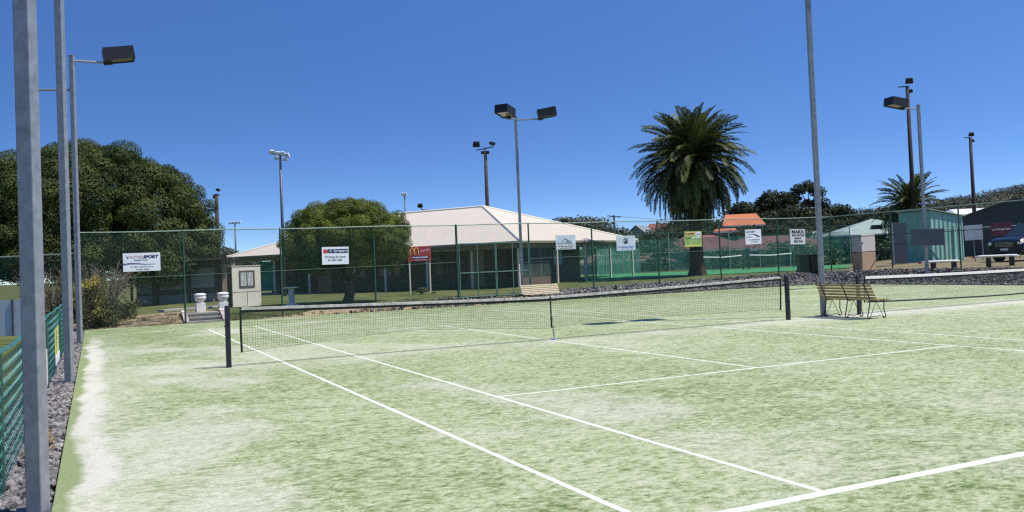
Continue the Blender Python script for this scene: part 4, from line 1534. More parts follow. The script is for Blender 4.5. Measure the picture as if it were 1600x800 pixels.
def urn(label, px, D):
    p = G(px, D, .2)
    z = 0.24
    t = thing('pedestal_urn', label, 'urn', (p.x, p.y, z), VIEW_RZ+R(28), 'white urns at the top of the steps')
    b = MB(); b.bx(-.17, .17, -.17, .17, -.25, .33); b.build('plinth', M['white'], t, bevel=.012)
    b = MB(); b.lathe([(.10, .332), (.12, .36), (.16, .42), (.215, .52), (.225, .57), (.19, .60), (.215, .63), (.23, .66), (.19, .70), (.10, .72), (0.0, .715)], 24); b.build('bowl', M['white'], t, smooth=True)
    return t


urn('left white urn on a square plinth beside the steps', 313.5, 34.2)
urn('right white urn on a square plinth behind the net post', 349, 34.6)

p = G(456, 35.6, .29)
t = thing('stone_sundial', 'pale flat topped pedestal on the lawn left of the rounded tree', 'pedestal', (p.x, p.y, ground_z(p.x, p.y)), VIEW_RZ)
b = MB(); b.lathe([(.30, -.05), (.30, .03), (.26, .06), (.14, .12)], 4); b.build('base', M['cream'], t)
b = MB(); b.box((0, 0, .42), (.20, .20, .60)); b.build('shaft', M['sign_blank'], t, bevel=.01)
b = MB(); b.box((0, 0, .745), (.52, .52, .05)); b.build('top_slab', M['cream'], t, bevel=.01)

# long shelter under the big tree
pa, pb = G(206, 44.6, .1), G(364, 45.6, .1)
d = pb-pa
sh = thing('garden_shelter', 'long dim shelter with pale upper boards under the big tree', 'shelter', (pa.x, pa.y, .0), heading(d))
Ls = d.length
b = MB(); b.bx(0, Ls-.6, 1.2, 1.3, 0, 2.4); b.build('wall', M['shelter_brown'], sh)
for (x0, x1, z0, z1) in ((.05, .9, .80, 1.75), (1.15, 2.55, .95, 2.0), (2.7, 3.95, 1.0, 2.05)):
    b = MB(); b.bx(x0, x1, 1.12, 1.197, z0, z1); b.build('pale_board', M['shelter_pale'], sh)
for (x0, x1) in ((.05, .95), (1.15, 2.55), (2.7, 3.95)):
    b = MB(); b.bx(x0, x1, 1.0, 1.15, 0, .7); b.build('front_bench', M['shelter_pale'], sh)
for x in (0, 1.03, 2.62, 4.05):
    b = MB(); b.box((x, .1, 1.15), (.1, .1, 2.3)); b.build('post', M['wood_dark'], sh)
b = MB(); b.box((Ls/2-.2, .7, 2.46), (Ls+.5, 2.0, .10)); b.build('roof', M['wood_dark'], sh)
b = MB(); b.bx(Ls-.6, Ls+.05, .9, 1.3, 0, 2.2); b.build('end_wall', M['tan_wall'], sh)

p = G(2, 28, 0)
t = thing('panel_wall', 'low blue-grey panel wall in the shade at far left', 'wall', (p.x, p.y, 0), VIEW_RZ)
for k in range(5):
    b = MB(); b.bx(-2.5+.72*k, -1.80+.72*k, 0, .03, -.1, 1.12); b.build('panel', M['panel'], t)
b = MB(); b.bx(.36, .42, -.04, -.005, -.1, 1.14); b.bx(-1.1, -1.04, -.04, -.005, -.1, 1.14); b.build('batten', M['steel_dark'], t)


# ================================================================== TREES
p = G(148, 46.5, 0)
rs0 = np.random.RandomState(5)
skirt = []
for k in range(170):
    a = rs0.random()*2*PI
    rr_ = 4.1+rs0.random()*1.25
    q = RH*math.cos(a)*rr_+FH*math.sin(a)*rr_
    zz = 2.0+rs0.random()*2.0
    if math.cos(a) > -0.2 and math.sin(a) < 0.3:
        zz -= 0.25
    if math.sin(a) < 0.45:
        skirt.append((np.array((q.x, q.y, zz)), (.85, .85, .7), .8))
tree('shade_tree', 'huge dark domed tree filling the left side behind the fence', 'tree', (p.x, p.y, .05), (0, 0, 3.6), (5.75, 5.75, 5.0), 290, .72, 1150, 0.068, M['leaf_dark'], 21, 0.55, zmin=-.30, nlimb=9, extra=skirt, shell=.32, flat=1.0, cull=3.5, fill=70)
p = G(545, 36.4, .29)
skirt = []
for k in range(46):
    a = rs0.random()*2*PI
    rr_ = 1.2+rs0.random()*.9
    skirt.append((np.array((rr_*math.cos(a), rr_*math.sin(a), 1.45+rs0.random()*.85)), (.42, .42, .33), 1.0))
tree('rounded_tree', 'rounded light green tree with a forked trunk before the clubhouse', 'tree', (p.x, p.y, .28), (0, 0, 2.5), (2.40, 2.40, 1.72), 160, 0.36, 950, 0.036, M['leaf_mid'], 22, 0.25, zmin=-.30, nlimb=14, trunk_top=(0.05, 0, 1.2), extra=skirt, shell=.30, flat=1.1, fill=60)


def palm(name, label, loc, h, rad, nf, seed, trunk_r, droop=1.0, skirt=True, emin=-75):
    rs = np.random.RandomState(seed)
    t = thing(name, label, 'palm tree', loc, 0, 'date palms beyond the fence')
    b = MB()
    pts, rr = [], []
    for i in range(25):
        u = i/24
        pts.append((0, 0, h*u-.1))
        k = trunk_r*(1+0.75*math.exp(-u*h/0.35))*(1+0.05*(i % 2)) * (1+0.12*max(0, (u-0.72)/0.28))
        rr.append(k)
    b.tube(pts, rr, 14)
    b.build('trunk', M['palm_bark'], t)
    VV, TT = [], []
    for k in range(nf):
        u = (k+.5)/nf
        az = k*2.39996+rs.normal()*0.15
        el = math.radians(84-(84-emin)*u**0.95+rs.normal()*6)
        Lf = rad*(0.98+0.16*rs.random())*(0.92 if u < .12 else 1.0)
        if skirt and k % 5 == 4:
            el = math.radians(-28-36*rs.random())
        bend = droop*math.radians(46+26*rs.random())*(0.80+0.45*math.cos(el))
        n = 26
        pos = np.array([0.16*math.cos(az), 0.16*math.sin(az), h-.12-0.40*u])
        ds = Lf/n
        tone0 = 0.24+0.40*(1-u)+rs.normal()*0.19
        side = np.array([-math.sin(az), math.cos(az), 0])
        tw = rs.normal()*0.35
        for i in range(n):
            s = i/n
            e = max(el-bend*s**1.35, -1.52)
            d = np.array([math.cos(e)*math.cos(az), math.cos(e)*math.sin(az), math.sin(e)])
            upv = np.cross(side, d)*-1
            upv = -upv if upv[2] < 0 and abs(e) < 1.2 else upv
            q = pos+d*ds
            # rachis
            wv = side*(0.045*(1-s)+0.012)
            VV += [pos-wv, pos+wv, q+wv, q-wv]; TT.append(min(1, max(0, tone0+.25)))
            if s > 0.08:
                ll = 0.145*rad*(math.sin(PI*min(1, 0.18+0.80*s)))**0.7+0.03
                for sg in (-1, 1):
                    for m_ in (0.0, 0.5):
                        o = pos+d*ds*m_
                        sd = side*math.cos(tw)+upv*math.sin(tw)
                        dr = d*0.75+sd*sg*0.85+upv*0.25+rs.normal(size=3)*0.07
                        dr[2] -= 0.22
                        dr /= np.linalg.norm(dr)
                        l2 = ll*(0.85+0.3*rs.random())
                        wd = d*0.042
                        VV += [o-wd*.8, o+dr*l2*.5-wd*1.1, o+dr*l2+np.array([0, 0, -.1*l2]), o+dr*l2*.5+wd*1.1]
                        TT.append(min(1, max(0, tone0+rs.normal()*0.14)))
            pos = q
    V = np.array(VV); F = np.arange(len(V)).reshape(-1, 4)
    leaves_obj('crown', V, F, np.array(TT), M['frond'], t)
    return t


p = G(1090, 49, .45)
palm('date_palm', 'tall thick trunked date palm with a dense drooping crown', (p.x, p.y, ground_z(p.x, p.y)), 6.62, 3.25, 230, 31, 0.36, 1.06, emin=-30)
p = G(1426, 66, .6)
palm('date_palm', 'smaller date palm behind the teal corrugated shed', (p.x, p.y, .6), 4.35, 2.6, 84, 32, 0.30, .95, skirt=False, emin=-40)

# shrubs by the left corner
rs = np.random.RandomState(41)
p = G(136, 30.0, 0)
t = thing('flowering_shrub', 'yellow flowering bush at the back left corner of the turf', 'shrub', (p.x, p.y, .0))
bl = [((rs.normal()*.30, rs.normal()*.3, .45+rs.random()*1.2), (.2, .2, .17), 1) for k in range(20)]
V, F, T = leaf_cloud(rs, bl, 60, .05)
leaves_obj('flowers', V, F, T, M['leaf_yellow'], t)
bl = [((rs.normal()*.45, rs.normal()*.35, .2+rs.random()*1.3), (.25, .25, .22), 1) for k in range(40)]
V, F, T = leaf_cloud(rs, bl, 60, .05)
leaves_obj('foliage', V, F, T, M['leaf_olive'], t)
b = MB()
for k in range(9):
    b.tube([(0, 0, -.1), (rs.normal()*.2, rs.normal()*.2, .6), (rs.normal()*.4, rs.normal()*.3, 1.3)], [.02, .014, .006], 5)
b.build('stem', M['twig'], t)


def twiggy(label, px, D, spread, h, n, seed, leaf=True):
    rs = np.random.RandomState(seed)
    p = G(px, D, 0)
    t = thing('bare_shrub', label, 'shrub', (p.x, p.y, ground_z(p.x, p.y)), 0)
    b = MB()
    for k in range(n):
        az = rs.random()*2*PI; s = spread*(.35+.65*rs.random())
        e = Vector((math.cos(az)*s, math.sin(az)*s, h*(.55+.45*rs.random())))
        m1 = Vector((e.x*.35, e.y*.35, e.z*.5))
        b.tube([(rs.normal()*.08, rs.normal()*.08, -.1), m1, e], [.022, .013, .005], 4)
        for j in range(7):
            s0 = m1.lerp(e, rs.random())
            e2 = s0+Vector((rs.normal()*.3, rs.normal()*.3, .25+.35*rs.random()))*(spread*.5)
            b.tube([s0, s0.lerp(e2, .5)+Vector((0, 0, .03)), e2], [.008, .006, .003], 3)
    b.build('branches', M['twig'], t)
    if leaf:
        bl = [((rs.normal()*spread*.45, rs.normal()*spread*.45, h*(.2+.7*rs.random())), (.3, .3, .25), 1) for k in range(30)]
        V, F, T = leaf_cloud(rs, bl, 22, .055)
        leaves_obj('foliage', V, F, T, M['leaf_olive'], t)
    return t


twiggy('grey bare twigged shrub behind the yellow bush', 172, 33.5, 1.25, 2.1, 60, 51)
twiggy('brown twiggy shrub behind the low teal fence', 82, 31.5, 1.3, 2.1, 60, 52)


def shrub(label, p, r, h, n, mat, seed, leaf=.06, per=70, name='green_shrub', cat='shrub', group=None):
    rs = np.random.RandomState(seed)
    t = thing(name, label, cat, p, 0, group)
    bl = [((rs.normal()*r*.45, rs.normal()*r*.45, h*(.12+.8*rs.random()**1.2)), (r*.35, r*.35, h*.2), 1) for k in range(n)]
    V, F, T = leaf_cloud(rs, bl, per, leaf)
    leaves_obj('foliage', V, F, T, mat, t)
    b = MB()
    for k in range(6):
        b.tube([(0, 0, -.1), (rs.normal()*r*.2, rs.normal()*r*.2, h*.4), (rs.normal()*r*.4, rs.normal()*r*.4, h*.8)], [.03, .02, .008], 5)
    b.build('stem', M['twig'], t)
    return t


shrub('dark leafy shrub at the foot of the brown bank left of the steps', G(190, 32.3, .0), .8, .85, 26, M['leaf_olive'], 61, .06)
shrub('low dark shrub in the shade beside the yellow bush', G(158, 30.6, .0), .55, .6, 20, M['leaf_olive'], 62, .05)
q = G(660, 43, .28)
shrub('tiny pale weed clump on the lawn before the verandah', (q.x, q.y, ground_z(q.x, q.y)), .45, .3, 8, M['leaf_olive'], 63, .05)

# background trees, hedge behind the green court, gums on the rise
hb = np.random.RandomState(71)
for i, (px, D, r, h, lab) in enumerate([
        (930, 72, 2.4, 2.3, 'bushy green hedge shrub left of the palm behind the shade cloth'), (985, 70, 2.6, 2.6, 'broad dark shrub between the white shell sign and the palm'),
        (1040, 71, 2.6, 2.5, 'dense green shrub directly left of the palm trunk'), (1120, 70, 2.3, 1.6, 'low green shrub directly right of the palm trunk'),
        (1165, 71, 2.2, 1.7, 'low green shrub under the swoosh sign'), (1215, 70, 2.5, 1.9, 'green shrub between the swoosh sign and the lettered sign'),
        (1265, 71, 2.5, 2.2, 'green shrub behind the dark bins'), (1312, 66, 2.4, 1.9, 'green shrub beyond the cabinet'), (1352, 66, 2.3, 1.9, 'dark shrub behind the tan cabinet'), (1385, 64, 1.8, 1.9, 'dark shrub behind the tall slate panel')]):
    q = G(px, D, .4)
    shrub(lab, (q.x, q.y, .4), r, h, 26, M['leaf_hedge'], 80+i, .16, 60, 'hedge_shrub', 'shrub', 'shrubs behind the green hard court')

bgt = [
    # px, D, crown centre z, radius, half height, label, mat
    (905, 105, 5.0, 4.8, 1.3, 'flat topped dark tree just right of the clubhouse roof', 'leaf_hill', .5),
    (947, 110, 4.0, 3.6, 1.6, 'grey green tree by the power pole', 'leaf_hill', .45),
    (1012, 130, 3.0, 5.0, 2.2, 'dense bush below the grey hillside house', 'leaf_hedge', .5),
    (1052, 120, 3.6, 5.0, 2.6, 'dense dark tree under the palm crown at left', 'leaf_gum', .45),
    (1075, 135, 5.2, 5.0, 3.0, 'dark tree right behind the palm trunk', 'leaf_gum', .45),
    (1103, 96, 3.4, 3.6, 2.4, 'dark tree between the palm and the orange roof', 'leaf_gum', .4),
    (1171, 125, 6.6, 3.6, 2.3, 'rounded olive tree rising behind the orange roof', 'leaf_gum', .45),
    (1195, 110, 4.6, 2.5, 2.3, 'small dark tree at the right end of the orange roof', 'leaf_gum', .4),
    (1222, 118, 7.0, 3.1, 3.2, 'tall dark gum right of the orange roof', 'leaf_gum', .5),
    (1245, 105, 4.6, 3.2, 2.6, 'brownish gum below the tall dark gum', 'leaf_gum', .45),
    (1280, 105, 3.6, 3.0, 2.6, 'low dark tree beside the tall grey pole', 'leaf_gum', .45),
    (1308, 118, 5.0, 3.4, 3.0, 'dark tree just right of the tall grey pole', 'leaf_gum', .45),
    (1345, 125, 4.9, 4.2, 2.6, 'bushy tree before the hill left of the small palm', 'leaf_gum', .45),
    (1170, 92, 2.6, 3.2, 1.9, 'dark tree below the orange roof', 'leaf_gum', .4),
    (1130, 94, 2.2, 3.0, 1.7, 'shadowy tree beneath the orange awning', 'leaf_gum', .4),
    (1215, 90, 2.8, 3.0, 2.0, 'dark leafy tree above the maroon roof', 'leaf_gum', .4),
    (1258, 88, 2.8, 2.8, 2.0, 'dark leafy tree behind the lettered sign', 'leaf_gum', .4),
    (1500, 120, 5.0, 4.0, 2.8, 'bushy tree before the hill right of the small palm', 'leaf_hill', .45),
    (1395, 130, 5.0, 4.0, 2.6, 'bushy tree behind the small palm', 'leaf_hill', .45),
    (352, 130, 3.6, 3.6, 2.2, 'small far tree between the big tree and the clubhouse roof', 'leaf_hill', .45),
    (386, 140, 3.2, 2.4, 1.5, 'tiny far tree above the left end of the clubhouse roof', 'leaf_hill', .4),
]
for i, (px, D, cz, r, hh_, lab, mt, lf_) in enumerate(bgt):
    q = G(px, D, .4)
    tree('background_tree', lab, 'tree', (q.x, q.y, .2), (0, 0, cz), (r, r, hh_), 36, r*.34, 170, lf_*.5, M[mt], 100+i, .25, 'trees beyond the courts', zmin=-.8, inner=.25, jitter=.14, nlimb=3)
# open crowned gum
q = G(1265, 116, .4)
exb = []
for (x, z, s) in ((-1.9, 6.6, .9), (-2.3, 8.1, 1.0), (-1.0, 9.4, 1.1), (.4, 9.9, 1.1), (1.4, 9.0, 1.1), (1.9, 7.6, 1.2), (.3, 7.6, .9), (1.2, 6.2, 1.2), (-.2, 5.2, 1.2), (1.8, 5.0, 1.3), (-1.2, 4.2, 1.4), (.8, 3.8, 1.5)):
    exb.append(((x, hb.normal()*.5, z), (s, s, s*.7), 1.3))
rs = np.random.RandomState(131)
t = thing('gum_tree', 'open crowned tall gum just left of the tall grey pole', 'tree', (q.x, q.y, .2), VIEW_RZ, 'trees beyond the courts')
V, F, T = leaf_cloud(rs, exb, 260, .22)
leaves_obj('crown', V, F, T, M['leaf_gum'], t)
trunk_mb((0, 0, -.2), (.2, 0, 7.5), .3, .12, [(e[0], .09) for e in exb], rs).build('trunk', M['bark'], t, smooth=True)


# ================================================================== HOUSES BEYOND
def house(name, label, px, D, z0, length, depth, ze, zr, roofm, wallm, rz=0.0, hip=1.0, gable_wall=True, wins=(), cat='house'):
    c = G(px, D, z0)
    t = thing(name, label, cat, (c.x, c.y, z0), VIEW_RZ+rz)
    hl, hd = length/2, depth/2
    b = MB(); b.bx(-hl+.4, hl-.4, -hd+.4, hd-.4, -.5, ze-.02)
    if hip == 0:
        b.prism([(-hl+.4, -hd+.4, ze-.02), (-hl+.4, hd-.4, ze-.02), (-hl+.4, 0, zr-.15)], (length-.8, 0, 0))
    b.build('wall', wallm, t)
    e = hd*hip if hip else -.01
    rb_ = MB()
    A = [(-hl, -hd, ze), (hl, -hd, ze), (hl, hd, ze), (-hl, hd, ze)]
    a_, c_ = (-hl+e, 0, zr), (hl-e, 0, zr)
    dn = Vector((0, 0, -.12))
    for q in ([A[0], A[1], c_, a_], [A[2], A[3], a_, c_]) + (([A[1], A[2], c_], [A[3], A[0], a_]) if hip else ()):
        rb_.poly(q)
        rb_.poly([tuple(Vector(x)+dn) for x in reversed(q)])
        n = len(q)
        for i in range(n):
            p1, p2 = Vector(q[i]), Vector(q[(i+1) % n])
            if abs(p1.z-p2.z) < .01 and p1.z < zr-.01 or not hip:
                rb_.poly([p1+dn, p2+dn, p2, p1])
    rb_.build('roof', roofm, t)
    b = MB(); b.bx(-hl, hl, -hd-.08, -hd-.01, ze-.16, ze-.03); b.build('gutter', M['white'], t)
    for (x, z, wx, wz) in wins:
        f = MB(); f.bx(x-wx/2-.06, x+wx/2+.06, -hd+.33, -hd+.395, z-wz/2-.06, z+wz/2+.06); fo = f.build('window', M['white'], t)
        f = MB(); f.bx(x-wx/2, x+wx/2, -hd+.32, -hd+.328, z-wz/2, z+wz/2); f.build('pane', M['glass'], fo)
    return t


house('maroon_roof_house', 'low house with a maroon hipped roof behind the palm trunk', 1095, 80, .3, 8.4, 7.5, 1.75, 3.10, M['maroonroof'], M['greyhouse'], R(-4), .8, wins=((-1.5, 1.0, 1.2, .9), (2.0, 1.0, 1.2, .9)))
house('maroon_roof_house', 'long house with a maroon roof behind the swoosh sign', 1205, 84, .3, 11.0, 8, 1.65, 2.85, M['maroonroof'], M['tan_wall'], R(6), .8, wins=((-3, 1.0, 1.4, .9), (1.0, 1.0, 1.4, .9)))
house('orange_roof_house', 'house with a bright orange tiled roof above the fence right of the palm', 1160, 98, 2.0, 4.6, 5.0, 2.65, 3.95, M['orangeroof'], M['tan_wall'], R(-8), .25, wins=((0, 1.2, 1.0, .9),))
t = house('orange_awning', 'small orange tiled awning roof on posts below the orange house', 1135, 92, 1.9, 2.6, 1.8, 2.05, 2.35, M['orangeroof'], M['tan_wall'], R(-8), .4, cat='awning')
house('tan_roof_house', 'low tan tiled roof seen through the clubhouse verandah', 955, 71, .3, 5.6, 5, 1.05, 2.0, M['tanroof'], M['tan_wall'], R(-8), .9, wins=((0, .6, 1, .5),))
house('tan_roof_house', 'low tan roof left of the white shell sign post', 1012, 73, .3, 4.2, 4.5, .95, 1.75, M['tanroof'], M['tan_wall'], R(5), 1.0, wins=((0, .5, .8, .5),))
house('grey_house', 'grey gabled house on the rise left of the palm crown', 1003, 155, 3.0, 5.5, 5, 2.2, 4.2, M['greyhouse'], M['greyhouse'], R(62), 0, wins=((0, 1.2, 1.0, 1.0),))
house('red_roof_house', 'faded red roofed house on the rise left of the palm trunk', 1034, 160, 4.0, 6.5, 5, 1.6, 3.6, M['brickred'], M['white'], R(-15), .5, wins=((-1, .8, 1, .8),))
house('white_gable_house', 'small white walled house peeping over the fence left of the palm', 1062, 165, 3.6, 4, 4, 1.6, 2.8, M['brickred'], M['white'], R(60), 0, wins=((0, .9, .8, .7),))
t = house('green_roof_shed', 'pale green hip roofed hall beyond the two tone cabinet', 1366, 73, .4, 8.0, 8.0, 2.32, 3.60, M['tealroof'], M['tealwall'], R(-8), .97, cat='shed')
b = MB(); b.box((-.35, -2.6, 2.86), (.75, .5, .34)); b.build('roof_vent', M['black'], t)
house('white_roof_hall', 'white low pitched roof between the teal shed and the far hill', 1530, 95, .8, 7, 7, 3.9, 4.6, M['white'], M['white'], R(-5), .2, cat='building')
house('pale_far_roof', 'pale green roof corner right of the lettered sign', 1266, 87, .4, 2.6, 3, 2.35, 3.1, M['tealroof'], M['tealwall'], R(8), .2, cat='shed')

# teal corrugated shed
c = G(1459, 48, .7)
t = thing('corrugated_shed', 'teal corrugated iron shed with a skillion roof behind the right fence', 'shed', (c.x, c.y, .68), VIEW_RZ+R(20))
b = MB(); b.bx(-1.1, 1.12, -1.0, 1.2, -.2, 2.45)
b.prism([(-1.1, -1.0, 2.45), (1.12, -1.0, 2.45), (-1.1, -1.0, 2.80)], (0, 2.2, 0))
b.build('wall', M['tealshed'], t)
b = MB(); b.prism([(-1.25, -1.12, 2.86), (1.24, -1.12, 2.45), (1.24, -1.12, 2.49), (-1.25, -1.12, 2.90)], (0, 2.44, 0)); b.build('roof', M['tealroof'], t)
b = MB(); b.bx(.35, 1.0, -1.06, -1.005, 0.0, 1.9); b.build('door', M['tealshed'], t)

# charcoal hall
c = G(1583, 58, .75)
ch = thing('charcoal_hall', 'dark charcoal gable ended hall behind the parked car', 'building', (c.x, c.y, .75), VIEW_RZ+R(-31))
b = MB()
b.prism([(-3.6, 0, -.4), (4.6, 0, -.4), (4.6, 0, 2.75), (.3, 0, 3.72), (-3.6, 0, 2.45)], (0, 12, 0))
b.build('wall', M['charcoal'], ch)
b = MB()
b.prism([(-3.75, -.15, 2.40), (.3, -.15, 3.73), (.3, -.15, 3.80), (-3.75, -.15, 2.47)], (0, 12.3, 0)); b.prism([(.305, -.15, 3.73), (4.75, -.15, 2.70), (4.75, -.15, 2.77), (.305, -.15, 3.80)], (0, 12.3, 0))
b.build('roof', M['steel_dark'], ch)

# rail fence behind the car
pa, pb = G(1470, 46.5, .7), G(1660, 47.5, .8)
d = pb-pa; Ln = math.hypot(d.x, d.y)
t = thing('rail_fence', 'thin grey pipe rail fence before the charcoal hall', 'fence', (pa.x, pa.y, .7), heading(d))
b = MB(); b.tube([(0, .03, 1.75), (Ln, .03, 1.85)], .025, 7); b.build('rail', M['steel'], t)
for k in range(4):
    b = MB(); b.tube([(.3+k*(Ln-.6)/3, .03, -.3), (.3+k*(Ln-.6)/3, .03, 1.95)], .03, 7); b.build('post', M['steel'], t)


# ================================================================== RIGHT YARD
def bin_(label, px, D):
    c = G(px, D, .45)
    t = thing('wheelie_bin', label, 'bin', (c.x, c.y, ground_z(c.x, c.y)), VIEW_RZ+R(rnd.uniform(-6, 6)), 'dark wheelie bins behind the stone bank')
    b = MB(); b.box((0, 0, .45), (.50, .58, .86), None, 0, 1.18); 
    b.build('body', M['bin'], t, bevel=.02)
    b = MB(); b.box((0, -.02, .915), (.66, .76, .06)); b.build('lid', M['bin'], t, bevel=.015)
    for sx in (-1, 1):
        w_ = MB(); w_.tube([(sx*.22, .28, .09), (sx*.28, .28, .09)], .10, 12); w_.build('wheel', M['tyre'], t)
    return t


bin_('left dark wheelie bin of the pair beside the tall grey pole', 1256.5, 44.0)
bin_('right dark wheelie bin half hidden by the tall grey pole', 1274.5, 43.8)

c = G(1351, 44.5, .6)
t = thing('storage_cabinet', 'two tone cabinet, cream above and tan below, behind the second net', 'cabinet', (c.x, c.y, ground_z(c.x, c.y)-.03), VIEW_RZ+R(32))
b = MB(); b.bx(-.54, .54, -.29, .29, 0.0, .88); b.build('lower_box', M['cab_tan'], t, bevel=.015)
b = MB(); b.bx(-.54, .54, -.29, .29, .92, 1.78); b.build('upper_box', M['cab_cream'], t, bevel=.015)
b = MB(); b.bx(-.52, .52, -.27, .27, .881, .919); b.build('joint', M['shelter_brown'], t)
b = MB(); b.box((-.48, -.305, 1.35), (.03, .03, .12)); b.build('latch', M['iron'], t)
pa = P(1356, 424, 42.5); pb = P(1374, 397, 43.2)
t = thing('leaning_stake', 'thin dark stake leaning against the two tone cabinet', 'stake', pa, 0)
b = MB(); b.tube([(0, 0, -.1), tuple(pb-pa)], .022, 6); b.build('shaft', M['wood_dark'], t)


def barrier(label, px0, px1, py0, py1, D0, D1):
    a, c = P(px0, py0, D0), P(px1, py1, D1)
    d = c-a; Ln = math.hypot(d.x, d.y)
    z = (ground_z(a.x, a.y)+ground_z(c.x, c.y))/2
    t = thing('low_barrier', label, 'barrier', ((a.x+c.x)/2, (a.y+c.y)/2, z), heading(d), 'low white rail barriers by the car park')
    top = .40
    b = MB(); b.tube([(-Ln/2, 0, top+.02), (-Ln/2+.25, 0, top+.05), (Ln/2-.3, 0, top+.05), (Ln/2-.1, 0, top+.03), (Ln/2, 0, top)], [.05, .075, .075, .085, .05], 10)
    b.v = [(x, y*1.3, top+.04+(zz-top-.04)*.7) for x, y, zz in b.v]
    b.build('rail', M['white'], t, smooth=True)
    for x in (-Ln*.18, Ln*.34):
        b = MB(); b.box((x, 0, .15), (.17, .15, .48)); b.build('post', M['wood_dark'], t)
    b = MB(); b.box((-Ln/2-.03, 0, top+.02), (.07, .12, .09)); b.build('red_end', M['ink_red'], t)
    return t


barrier('low white barrier on timber stubs left of the parked car', 1438, 1500, 406, 404.5, 38.5, 38.5)
barrier('low white barrier on timber stubs in front of the parked car', 1522, 1592, 404.5, 402.5, 37.6, 37.2)


# ------------------------------------------------------------------ car
def build_car():
    fdir = (RH*-0.88+FH*-0.48).normalized()
    fc = G(1571, 40.6, .75)
    cc = fc-fdir*2.35
    t = thing('parked_car', 'dark navy four wheel drive parked at the right edge', 'car', (cc.x, cc.y, ground_z(fc.x, fc.y)), heading(fdir))
    # local +x is forward; lofted body sections (x, half width, list of (y factor, z))
    secs = [(-2.35, .80, .45, .95, 1.05), (-2.28, .90, .36, 1.02, 1.12), (-1.5, .95, .33, 1.05, 1.13), (0, .96, .33, 1.05, 1.12), (1.0, .96, .33, 1.05, 1.13), (1.7, .95, .34, 1.0, 1.11), (2.1, .91, .36, .92, 1.06), (2.3, .86, .40, .82, .98), (2.37, .78, .48, .75, .88)]
    b = MB()
    ring = []
    for (x, hw, zb, zs, zt) in secs:
        ring.append([(x, -hw*.86, zb), (x, -hw, zb+.12), (x, -hw*1.0, zs-.12), (x, -hw*.96, zs), (x, -hw*.80, zt), (x, 0, zt+.03), (x, hw*.80, zt), (x, hw*.96, zs), (x, hw, zs-.12), (x, hw, zb+.12), (x, hw*.86, zb)])
    n = len(ring[0])
    for i in range(len(ring)-1):
        o = len(b.v)
        b.v += ring[i]+ring[i+1]
        for k in range(n):
            k2 = (k+1) % n
            b.f.append((o+k, o+n+k, o+n+k2, o+k2)); b.mi.append(0)
    b.poly(ring[0][::-1]); b.poly(ring[-1])
    body = b.build('body', M['car'], t, bevel=.02)
    # cabin
    b = MB()
    lo = [(-2.15, .80), (1.05, .80)]
    cab = [(-2.2, -.80, 1.12), (1.10, -.80, 1.12), (1.10, .80, 1.12), (-2.2, .80, 1.12), (-1.85, -.64, 1.74), (.28, -.64, 1.74), (.28, .64, 1.74), (-1.85, .64, 1.74)]
    b.add(cab, [(4, 5, 6, 7), (0, 1, 5, 4), (1, 2, 6, 5), (2, 3, 7, 6), (3, 0, 4, 7)])
    b.build('cabin', M['car'], t, bevel=.05)
    g = MB()
    def on(a, c, d_, e, i=.08, off=.012):
        a, c, d_, e = map(Vector, (a, c, d_, e))
        ctr = (a+c+d_+e)/4
        nn = (c-a).cross(e-a).normalized()
        g.poly([p.lerp(ctr, i)+nn*off for p in (a, c, d_, e)])
    on(cab[1], cab[2], cab[6], cab[5], .12)
    g.build('windscreen', M['glass'], t)
    g = MB(); on(cab[0], cab[1], cab[5], cab[4], .14); g.build('side_window', M['glass'], t)
    g = MB(); on(cab[2], cab[3], cab[7], cab[6], .14); g.build('side_window', M['glass'], t)
    b = MB()
    for k in range(4):
        b.bx(2.365, 2.40, -.42, .42, .70+.055*k, .725+.055*k)
    b.build('grille', M['chrome'], t)
    b = MB(); b.box((2.385, 0, .56), (.02, .38, .11)); b.build('number_plate', M['plate'], t)
    b = MB(); b.bx(2.25, 2.43, -.84, .84, .40, .50); b.build('bumper', M['black'], t, bevel=.02)
    for sy in (-1, 1):
        b = MB(); b.box((2.31, sy*.66, .84), (.14, .26, .15), Matrix.Rotation(sy*R(-18), 3, 'Z')); b.build('headlight', M['chrome'], t, bevel=.03)
        b = MB(); b.box((.75, sy*1.03, 1.16), (.12, .2, .15)); b.build('side_mirror', M['car'], t, bevel=.03)
        for x in (1.45, -1.45):
            w_ = MB(); w_.tube([(x, sy*.74, .37), (x, sy*.975, .37)], .37, 24); wo_ = w_.build('wheel', M['tyre'], t)
            w_ = MB(); w_.tube([(x, sy*.972, .37), (x, sy*.985, .37)], .24, 20); w_.build('rim', M['chrome'], wo_)
            w_ = MB()
            w_.tube([(x+.45*math.cos(a), sy*.965, .37+.45*math.sin(a)) for a in [PI*k/12 for k in range(13)]], .03, 6); w_.build('wheel_arch', M['black'], t)
    return t


build_car()


